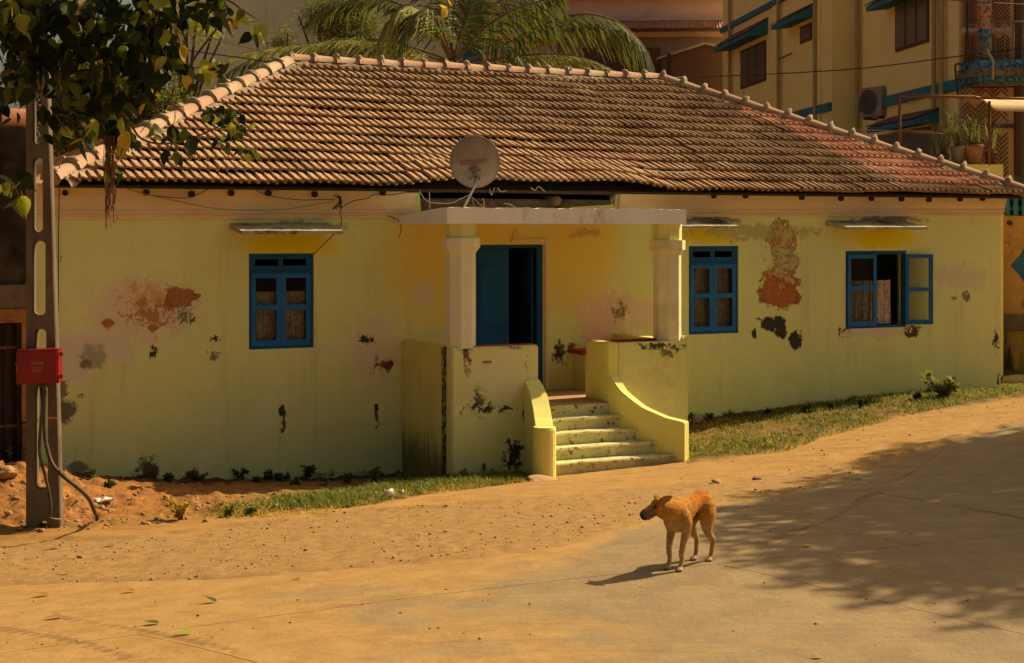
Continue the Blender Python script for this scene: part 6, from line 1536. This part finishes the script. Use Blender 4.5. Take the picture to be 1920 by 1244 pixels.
def plants_small():
    def P(px, py): return GT(px, py)
    for px, py, h, n, lab in ((368,918,.34,10,'dark weed against the wall just right of the black mould streak'),(448,912,.30,7,'thin dark weed at the wall under the left part of the left window'),(482,916,.2,6,'low dark weed directly below the left window'),
                              (500,914,.26,7,'upright weed below the left window, in the shadow'),(520,914,.22,6,'small weed at the wall below the right edge of the left window'),(575,912,.32,9,'taller weed at the wall midway between window and porch'),(555,922,.16,5,'tiny weed in front of the midway one'),
                              (170,925,.14,6,'little green weed near the foot of the wall by the pole'),(205,930,.14,6,'little green weed right of the one by the pole'),(315,918,.16,6,'pale green weed on the lit dirt ridge'),(610,925,.25,8,'leafy weed at the left end of the grass strip'),
                              (700,915,.3,9,'leafy weed in the grass behind the white cup'),(650,920,.22,8,'bushy weed in the grass strip left of the cup'),(755,915,.32,5,'tall thin flowering weed before the streaked porch side'),
                              (900,903,.34,12,'branching weed under the front parapet'),(925,900,.25,8,'weed against the parapet near the stair newel'),(870,908,.22,7,'weed under the corner of the front parapet'),
                              (1510,782,.16,9,'low dark weed at the wall under the brick patch'),(1560,778,.18,9,'low dark weed at the wall between patch and open window'),(1617,773,.22,10,'dark clump at the wall under the open window'),
                              (1440,787,.14,8,'small weed at the wall right of the porch side window'),(1720,760,.2,10,'weed at the wall left of the broad-leaved plant'),(1330,797,.12,6,'tiny weed beside the yellowish stone')):
        weed(P(px, py), h*.5, max(3, n//2+1), lab, 'weed' if py > 880 and px < 600 or px > 1400 else 'leaf_bush')
    weed(P(1768,757), .36, 9, 'broad-leaved grey-green plant against the right wall', 'leaf_grey', 1, 'leafy_plant')
    weed(P(340,985), .22, 9, 'spiky dry weed on the orange dirt by the road', 'grass_dry'); weed(P(430,978), .10, 6, 'green tuft of weeds at the edge of the dirt', 'leaf_bush'); weed(P(470,976), .09, 5, 'second green tuft of weeds, nearer the grass', 'leaf_bush')
    weed(P(20,905), .3, 9, 'yellow-green weed on top of the dirt heap', 'leaf_bush'); weed(at(1885,650,33.6)+Vector((0,0,-.1)), .5, 20, 'dark bush at the foot of the ochre garden wall', 'weed', 1, 'bush')
    # stones
    def stone(px, py, sx, sy, label, mt='rock', fl=.6, name='stone', rz=0.0, cat='stone'):
        p = P(px, py); s = p.y/FPX; bm = bmesh.new(); bmesh.ops.create_icosphere(bm, subdivisions=3, radius=1)
        sd = Vector((px, py, 0))
        for v in bm.verts:
            q = 1+.28*mnoise.noise(v.co*1.4+sd)+.08*mnoise.noise(v.co*5+sd); v.co = Vector((v.co.x*sx*s*q, v.co.y*sx*s*.7*q, v.co.z*sy*s*q))
        o = bm_obj(name, bm, MATS[mt], None, False, label=label, cat=cat); o.location = p+Vector((0,0,sy*s*.35)); o.rotation_euler = (random.gauss(0,.15), random.gauss(0,.15), rz)
    stone(8,938,26,12,'large flat orange stone on the dirt heap left of the pole'); stone(38,922,10,10,'rounded clod at the top right of the dirt heap'); stone(-8,905,18,9,'broken stone at the very left edge of the heap')
    stone(30,965,8,5,'small clod low on the dirt heap'); stone(45,945,7,6,'clod beside the pole, right of the flat stone'); stone(15,985,9,5,'stone at the foot of the heap'); stone(190,968,9,6,'brown stone beside the white plastic scrap'); stone(207,972,14,4,'flat stone right of the white plastic scrap')
    stone(1308,801,9,9,'yellowish rounded stone beside the porch, on the grass','cement_mortar'); stone(1905,722,26,6,'long pale slab of stone by the right corner of the house','cement_mortar'); stone(275,993,10,4,'flat dark stone on the dirt by the road'); stone(340,979,9,4,'pale stone before the dry weed')
    stone(385,990,6,4,'small stone right of the dry weed'); stone(1020,910,30,4,'flat slab under the end of the left stair cheek','floor_cement'); stone(848,922,7,4,'light brown stone in the grass before the porch'); stone(1345,912,11,5,'lump of dirt behind the dog'); stone(1420,905,9,4,'flat pale stone on the dirt right of the dog')
    stone(573,1038,4,3,'dark pebble on the left road verge'); stone(1130,1059,3.5,3,'dark pebble on the concrete left of the dog'); stone(206,1161,4,3,'dark pebble near the curled brown leaf'); stone(1398,1219,4,3,'dark pebble near the bottom edge right of centre'); stone(150,1053,6,4,'grey pebble on the verge right of the pole foot'); stone(370,1087,5,3,'pebble pile on the left verge'); stone(1290,968,4,3,'small stone at the concrete edge behind the dog'); stone(1215,980,5,3,'stone at the concrete edge by the muzzle of the dog')
    # litter
    p = P(724, 948); V, Fc = tube_geo([(0,0,0),(.0,.0,.015),(.08,-.02,.02)], [.028,.031,.038], 14, cap=False); V = [Vector(v) for v in V]
    o = mesh_obj('paper_cup', V, Fc, MATS['white_litter'], None, True, label='crushed white cup lying in the grass edge', cat='cup'); o.location = p+Vector((0,0,.05)); md = o.modifiers.new('s','SOLIDIFY'); md.thickness = .002; o.rotation_euler = (.3, -.3, .6)
    def scrap(px, py, w, h, label, seed):
        p = P(px, py); V = []; Fc = []; n = 10
        for j in range(n+1):
            for i in range(n+1):
                x, y = (i/n-.5)*w, (j/n-.5)*h; V.append((x+.03*mnoise.noise(Vector((i*.7,j*.7,seed))), y+.03*mnoise.noise(Vector((i*.7,j*.7,seed+5))), .03+.05*mnoise.noise(Vector((i*.45,j*.45,seed+9)))))
        for j in range(n):
            for i in range(n): k = j*(n+1)+i; Fc.append((k, k+1, k+n+2, k+n+1))
        o = mesh_obj('plastic_scrap', V, Fc, MATS['white_litter'], None, True, label=label, cat='litter'); o.location = p+Vector((0,0,.01))
    scrap(195, 962, .22, .13, 'crumpled white plastic sheet on the orange dirt by the cable', 1); scrap(752, 941, .05, .05, 'tiny white scrap in the grass right of the cup', 4); scrap(1893, 662, .3, .2, 'pale wrapper on the ground by the garden wall', 7)
    # fallen leaves
    def fallen(px, py, mt, curl, label, rz, s=.10):
        p = P(px, py); y = p.y; z = max(p.z, z1(p.x, p.y)+.014)
        me = leaf_mesh('fallen_leaf', MATS[mt], curl, .62, 0, .22); me.transform(Matrix.Rotation(R(88), 4, 'X')); me.transform(Matrix.Scale(s, 4))
        o = bpy.data.objects.new('fallen_leaf', me); link(o); tag(o, label, 'leaf', 'leaves fallen on the road'); o.location = (p.x, p.y, z+.004); o.rotation_euler = (random.gauss(0,.1), random.gauss(0,.1), rz)
    fallen(405,1133,'leaf_mid',.35,'curled green and yellow leaf standing up on the dust',1.4,.11); fallen(297,1174,'leaf_mid',.12,'dark green oval leaf on the road',1.5,.12); fallen(357,1192,'leaf_bright',.25,'yellow-green leaf right of the dark green one',1.9,.12)
    fallen(115,1163,'dry_leaf',.3,'curled brown leaf at the lower left',1.3,.12); fallen(108,1036,'dry_leaf',.25,'pale dry leaf beside the foot of the pole',1.9,.12); fallen(128,1083,'dry_leaf',.25,'dry leaf among pebbles on the verge',1.2,.11); fallen(92,1120,'dry_leaf',.3,'pale flat dry leaf at the left edge of the verge',1.7,.13)
    fallen(252,1113,'dry_leaf',.3,'small pale leaf above the dark green one',1.6,.1); fallen(215,1031,'dry_leaf',.3,'pale leaf on the dust right of the pole',1.5,.1); fallen(1522,1028,'dry_leaf',.4,'light dry leaf on the shaded concrete',1.6,.11); fallen(565,1089,'dry_leaf',.2,'pale leaf fragment on the dusty concrete',1.5,.08); fallen(1540,1239,'dry_leaf',.3,'brown leaf at the bottom edge',1.2,.07)
# ------------------------------------------------------------------ the dog
def dog():
    pf, ph = G(1265, 1072), G(1321, 1054)
    hd = (pf-ph); hd.z = 0; hd.normalize()
    hd = Vector((-.60, -.80, 0)); ctr = pf - hd*.215
    S_ = 1.0
    D = empty('dog', (ctr.x, ctr.y, z1(ctr.x, ctr.y)+.010), math.atan2(hd.y, hd.x), label='lean tan street dog standing on the road, head turned to its right', cat='dog')
    V, Fc = [], []
    def loft(secs, seg=20):
        """secs: (centre, tangent-free frame vectors a, b) -> closed tube"""
        base = len(V); n = len(secs)
        for c, a, b in secs:
            for j in range(seg):
                t = 2*pi*j/seg; V.append(Vector(c)+Vector(a)*cos(t)+Vector(b)*sin(t))
        for i in range(n-1):
            for j in range(seg): k = (j+1) % seg; Fc.append((base+i*seg+j, base+i*seg+k, base+(i+1)*seg+k, base+(i+1)*seg+j))
        for i, s in ((0, -1), (n-1, 1)):
            V.append(Vector(secs[i][0])); c = len(V)-1
            for j in range(seg):
                k = (j+1) % seg; q = (base+i*seg+j, base+i*seg+k, c); Fc.append(q if s > 0 else q[::-1])
    def body(secs):
        P = [Vector((x, 0, z, )) for x, z, w, h in secs]; n = len(secs); out = []
        xs = [s[0] for s in secs]
        for x in np.linspace(xs[0], xs[-1], 40):
            f = lambda k: float(np.interp(x, xs, [s[k] for s in secs]))
            out.append(((x, 0, f(1)), (0, f(2), 0), (0, 0, f(3))))
        loft(out)
    def limb(pts, seg=14):
        P = smooth_path([p[:3] for p in pts], 6); n = len(P); m = len(pts)-1
        r = [float(np.interp(i/6, range(len(pts)), [p[3] for p in pts])) for i in range(n)]
        fl = [float(np.interp(i/6, range(len(pts)), [p[4] if len(p) > 4 else 1 for p in pts])) for i in range(n)]
        secs = []
        for i in range(n):
            t = (P[min(i+1, n-1)]-P[max(i-1, 0)]).normalized(); a = t.cross(Vector((0,1,0))).normalized(); b = t.cross(a)
            secs.append((P[i], a*r[i]*fl[i], b*r[i]))
        loft(secs, seg)
    def ball(c, r, sc=(1,1,1)):
        bm = bmesh.new(); bmesh.ops.create_icosphere(bm, subdivisions=3, radius=1); base = len(V)
        for v in bm.verts: V.append(Vector((c[0]+v.co.x*r*sc[0], c[1]+v.co.y*r*sc[1], c[2]+v.co.z*r*sc[2])))
        for f in bm.faces: Fc.append(tuple(base+v.index for v in f.verts))
        bm.free()
    body([(-.315,.475,.02,.02),(-.30,.475,.05,.055),(-.26,.478,.078,.085),(-.19,.485,.084,.092),(-.11,.488,.066,.075),(-.04,.478,.066,.085),(.03,.458,.082,.108),(.11,.438,.090,.133),(.18,.430,.086,.142),(.245,.432,.072,.124),(.30,.436,.048,.08),(.325,.438,.02,.035)])
    # neck and head
    limb([(.08,0,.46,.03),(.12,0,.465,.075),(.18,0,.468,.092),(.26,-.008,.475,.084,1.1),(.325,-.030,.492,.074,1.1),(.370,-.048,.508,.064)])
    sk = Vector((.362,-.052,.522)); md = Vector((.73,-.60,-.34)).normalized(); up = (Vector((0,0,1))-md*md.z).normalized(); sd = md.cross(up)
    def hs_(t, w, h, dz=0): return (sk+md*t*1.02+up*dz, sd*w*1.22, up*h*1.25)
    loft([hs_(-.062,.012,.014), hs_(-.055,.034,.036), hs_(-.03,.052,.052), hs_(.005,.056,.056), hs_(.035,.050,.050,-.003), hs_(.058,.038,.041,-.010), hs_(.085,.035,.042,-.016), hs_(.12,.032,.038,-.020), hs_(.150,.028,.032,-.021), hs_(.166,.016,.019,-.018), hs_(.170,.004,.004,-.016)], 18)
    for s in (-1, 1): ball(sk+md*.03+sd*.032*s+up*(-.018), .03, (1,1,.9)); ball(sk+md*.045+sd*.026*s+up*.024, .016)
    # legs
    for s in (-1, 1):
        fx = .215 if s > 0 else .205
        limb([(.19,.03*s,.51,.012),(.19,.042*s,.485,.045,1.2),(.185,.05*s,.44,.062,1.25),(.165,.066*s,.37,.056,1.2),(.155,.068*s,.295,.036,1.15),(.185,.064*s,.22,.027,1.1),(fx-.005,.060*s,.13,.0225),(fx-.012,.058*s,.085,.0175),(fx+.004,.057*s,.04,.019),(fx+.018,.057*s,.018,.02)])
        ball((.16,.066*s,.285), .028); ball((fx-.004,.06*s,.128), .024, (1,.95,1.1))
        hx = -.235 if s > 0 else -.205
        limb([(-.215,.025*s,.535,.012),(-.215,.035*s,.51,.05,1.1),(-.205,.045*s,.455,.078,1.1),(-.185,.066*s,.38,.070,1.25),(-.165,.074*s,.31,.048,1.25),(-.195,.074*s,.235,.030,1.2),(hx-.042,.068*s,.165,.0205,1.1),(hx-.030,.064*s,.10,.0185),(hx-.018,.062*s,.045,.0195),(hx+.004,.062*s,.018,.021)])
        ball((hx-.05,.068*s,.160), .019, (1.1,.8,1))
        for px_ in (fx+.028, hx+.018):
            y = (.057 if px_ > 0 else .062)*s; ball((px_-.008, y, .020), .025, (1.2,1,.78))
            for j, (dy, dx) in enumerate(((-.0215,.008),(-.0075,.020),(.0075,.020),(.0215,.008))): ball((px_+dx, y+dy, .013), .0115, (1.35,.82,1.05))
    limb([(-.295,0,.505,.026),(-.335,0,.47,.020),(-.355,.01,.40,.015),(-.352,.014,.32,.012),(-.345,.016,.25,.008),(-.342,.016,.235,.003)])
    # ears: thin folded flaps
    for s in (-1, 1):
        b0 = sk+md*(-.030)+sd*.050*s+up*.044
        tipd = (sd*s*.72+up*(.12 if s > 0 else .75)+md*(.05 if s > 0 else -.1)).normalized()
        if s < 0: tipd = (sd*s*.62+up*.22-md*.60).normalized()
        nb = tipd.cross(md).normalized()
        if s < 0: tipd = Vector((-.50,.72,.42)).normalized(); nb = Vector((.85,.52,.15)).normalized()
        ax = nb.cross(tipd).normalized()
        L = .085
        loft([(b0-tipd*.012, ax*.030, nb*.013), (b0+tipd*L*.3, ax*.031, nb*.0095), (b0+tipd*L*.6, ax*.024, nb*.0075), (b0+tipd*L*.88, ax*.012, nb*.006), (b0+tipd*L, ax*.004, nb*.004)], 14)
    # shoulder blade, thigh muscle, hip bone, ribs
    for s in (-1, 1): ball((.165,.060*s,.46), .06, (.8,.42,1.2)); ball((-.19,.058*s,.42), .075, (1.0,.5,1.2)); ball((-.215,.04*s,.548), .02)
    me = bpy.data.meshes.new('dog_raw'); me.from_pydata([tuple(v) for v in V], [], Fc); me.update()
    bm = bmesh.new(); bm.from_mesh(me); bmesh.ops.recalc_face_normals(bm, faces=bm.faces[:]); bm.to_mesh(me); bm.free()
    ob = bpy.data.objects.new('body', me); link(ob)
    rm = ob.modifiers.new('r', 'REMESH'); rm.mode = 'VOXEL'; rm.voxel_size = .0048; rm.use_smooth_shade = True
    sm = ob.modifiers.new('s', 'SMOOTH'); sm.factor = .5; sm.iterations = 6
    dg = bpy.context.evaluated_depsgraph_get(); dg.update(); m2 = bpy.data.meshes.new_from_object(ob.evaluated_get(dg)); bpy.data.objects.remove(ob)
    # ribs and creases: small relief, and the coat colours as they lie on the animal
    n = len(m2.vertices); co = np.empty(n*3, np.float32); m2.vertices.foreach_get('co', co); co = co.reshape(-1, 3).astype(float)
    nr = np.array([v.normal[:] for v in m2.vertices])
    x, y, z = co.T
    rib = np.sin((x-.02-(.45-z)*.35)*2*pi/.036)*sstep(-.06, .0, x)*sstep(.18, .10, x)*sstep(.33, .38, z)*sstep(.55, .50, z)*sstep(.02, .05, np.abs(y))
    co = co + nr*(rib*.0022)[:, None]; m2.vertices.foreach_set('co', co.astype(np.float32).ravel())
    nzv = np.array([mnoise.fractal(Vector(p)*14, 1, 2, 4) for p in co]); nf = np.array([mnoise.noise(Vector((p[0]*40, p[1]*40, p[2]*110))) for p in co])
    tan = np.array([.46,.20,.035]); rust = np.array([.44,.13,.012]); pale = np.array([.46,.31,.135]); dark = np.array([.030,.020,.015]); grey = np.array([.17,.12,.08])
    c = np.tile(tan, (n, 1))
    def mixc(c, m, col): m = np.clip(m, 0, 1)[:, None]; return c*(1-m)+col*m
    isleg = z < .36
    c = mixc(c, sstep(.46, .54, z+nzv*.03)*sstep(.12, -.02, x), rust)
    c = mixc(c, sstep(.40, .30, z+nzv*.03)*.8, pale); c = mixc(c, sstep(.16, .30, x+nzv*.02)*sstep(.50,.40,z)*.5, pale)
    c = mixc(c, sstep(.05, .02, z)*.6, np.array([.62,.50,.36])); c = mixc(c, sstep(.02,.008,z+nf*.01)*.8, grey*.5)
    hl = (co-np.array(sk)) @ np.array(md); hu = (co-np.array(sk)) @ np.array(up); hs2 = (co-np.array(sk)) @ np.array(sd)
    inh = (x > .30) & (z > .42) & (np.linalg.norm(co-np.array(sk+md*.05), axis=1) < .16)
    c = mixc(c, inh*sstep(.035, .070, hl)*sstep(.045,.0,hu)*.9, grey); c = mixc(c, inh*sstep(.115, .145, hl+nzv*.008)*.8, dark*2.2); c = mixc(c, inh*sstep(.152,.160,hl), dark*.5)
    c = mixc(c, inh*sstep(.072,.085, -hs2)*sstep(.02,-.03,hl)*.9, grey*.4)
    mouth = np.exp(-((hu+.034)/.0035)**2)*sstep(.05,.08,hl)*inh*(np.abs(hs2) > .010); c = mixc(c, mouth, dark)
    for s in (-1, 1):
        e = np.array(sk+md*.045+sd*.043*s+up*.020); c = mixc(c, sstep(.022, .012, np.linalg.norm(co-e, axis=1))*.85, dark)
    c = mixc(c, sstep(.02, .0, np.abs(y))*sstep(-.02,-.10,x)*sstep(.44,.41,z)*.0, dark)
    c = mixc(c, sstep(.07,.03,np.linalg.norm(co-np.array([-.12,-.03,.39]), axis=1))*.75, dark)
    c = mixc(c, sstep(.25, .5, nzv)*.3, grey)
    c = c*(1+.35*nf[:, None])*(1+.30*nzv[:, None])
    at_ = m2.color_attributes.new('coat', 'FLOAT_COLOR', 'POINT'); at_.data.foreach_set('color', np.column_stack([np.clip(c,0,1), np.ones(n)]).astype(np.float32).ravel())
    t = NT('dog_coat', .9, .1); a = t.n.new('ShaderNodeVertexColor'); a.layer_name = 'coat'; p = t.pos(True)
    fur = t.noise(p, 90, 4, .7, stretch=(.4,1.2,.8)); cc = t.mix(t.math('MULTIPLY', t.ramp(fur, .45, .75), .35), a.outputs[0], (.16,.08,.03))
    t.out(cc, t.bump(fur, .5, .003))
    m2.materials.clear(); m2.materials.append(t.m); m2.polygons.foreach_set('use_smooth', [True]*len(m2.polygons)); m2.name = 'body'
    B = bpy.data.objects.new('body', m2); link(B, D)
    te = NT('dog_eye', .12, .6); te.out((.012,.008,.006))
    for s in (-1, 1):
        bm = bmesh.new(); bmesh.ops.create_uvsphere(bm, u_segments=14, v_segments=10, radius=.0085); o = bm_obj('eye', bm, te.m, D, True); o.location = sk+md*.045+sd*.0475*s+up*.020
    print('dog verts', n)
# ------------------------------------------------------------------ build
prop_mats(); back_mats(); wall_mats(); mat_ground(); mat_concrete()
build_ground(); build_road()
build_house(); neighbour_left(); yellow_building(); pink_building(); right_yard()
text_fn = build_pole(); build_dish(text_fn); build_wires()
near_tree(); palm(); shade_tree()
back_tree(250, 31, [(250,190,95,75),(150,140,85,80),(330,245,75,50),(390,270,55,40),(120,230,80,75),(200,270,110,45),(60,120,60,70),(330,160,45,50),(215,90,50,40),(140,285,70,32),(100,250,70,60),(180,255,80,40)], 40000, .085, 'leaf_bush', 'bushy fine-leaved tree behind the left hip of the roof', 'bushy_tree', clump=700,
          sticks=[[(345,200),(352,120),(350,30),(352,-40)],[(352,130),(375,95),(402,60),(430,20)],[(352,150),(330,110),(318,60)],[(352,90),(340,50),(330,20)]])
back_tree(395, 33, [(330,35,50,40),(400,60,28,20),(370,20,45,18),(345,75,25,25),(420,62,18,12)], 2600, .075, 'leaf_bright', 'sparse light green tree with bare limbs beside the concrete building', 'sparse_tree', clump=160, asp=.35)
back_tree(640, 38, [(620,50,55,42),(680,30,50,50),(590,20,40,22),(640,70,55,22),(560,30,20,20),(700,60,40,40),(650,0,60,30)], 17000, .10, 'leaf_grey', 'grey-green feathery tree in front of the concrete building, left of the palm', 'feathery_tree', clump=500, asp=.22, droop=.6)
back_tree(530, 37, [(530,75,22,16),(540,62,14,8),(515,85,18,8)], 1300, .09, 'leaf_grey', 'small pale shrubby tree top showing above the left end of the ridge', 'small_tree', clump=80, asp=.25)
back_tree(1480, 31.5, [(1500,258,14,18)], 300, .09, 'leaf_grey', 'dusty plant on the wall behind the right hip of the roof', 'potted_bush', clump=20) if False else None
grass(); plants_small(); build_pebbles(); dog()
for me in bpy.data.meshes:
    if me.users == 0: bpy.data.meshes.remove(me)
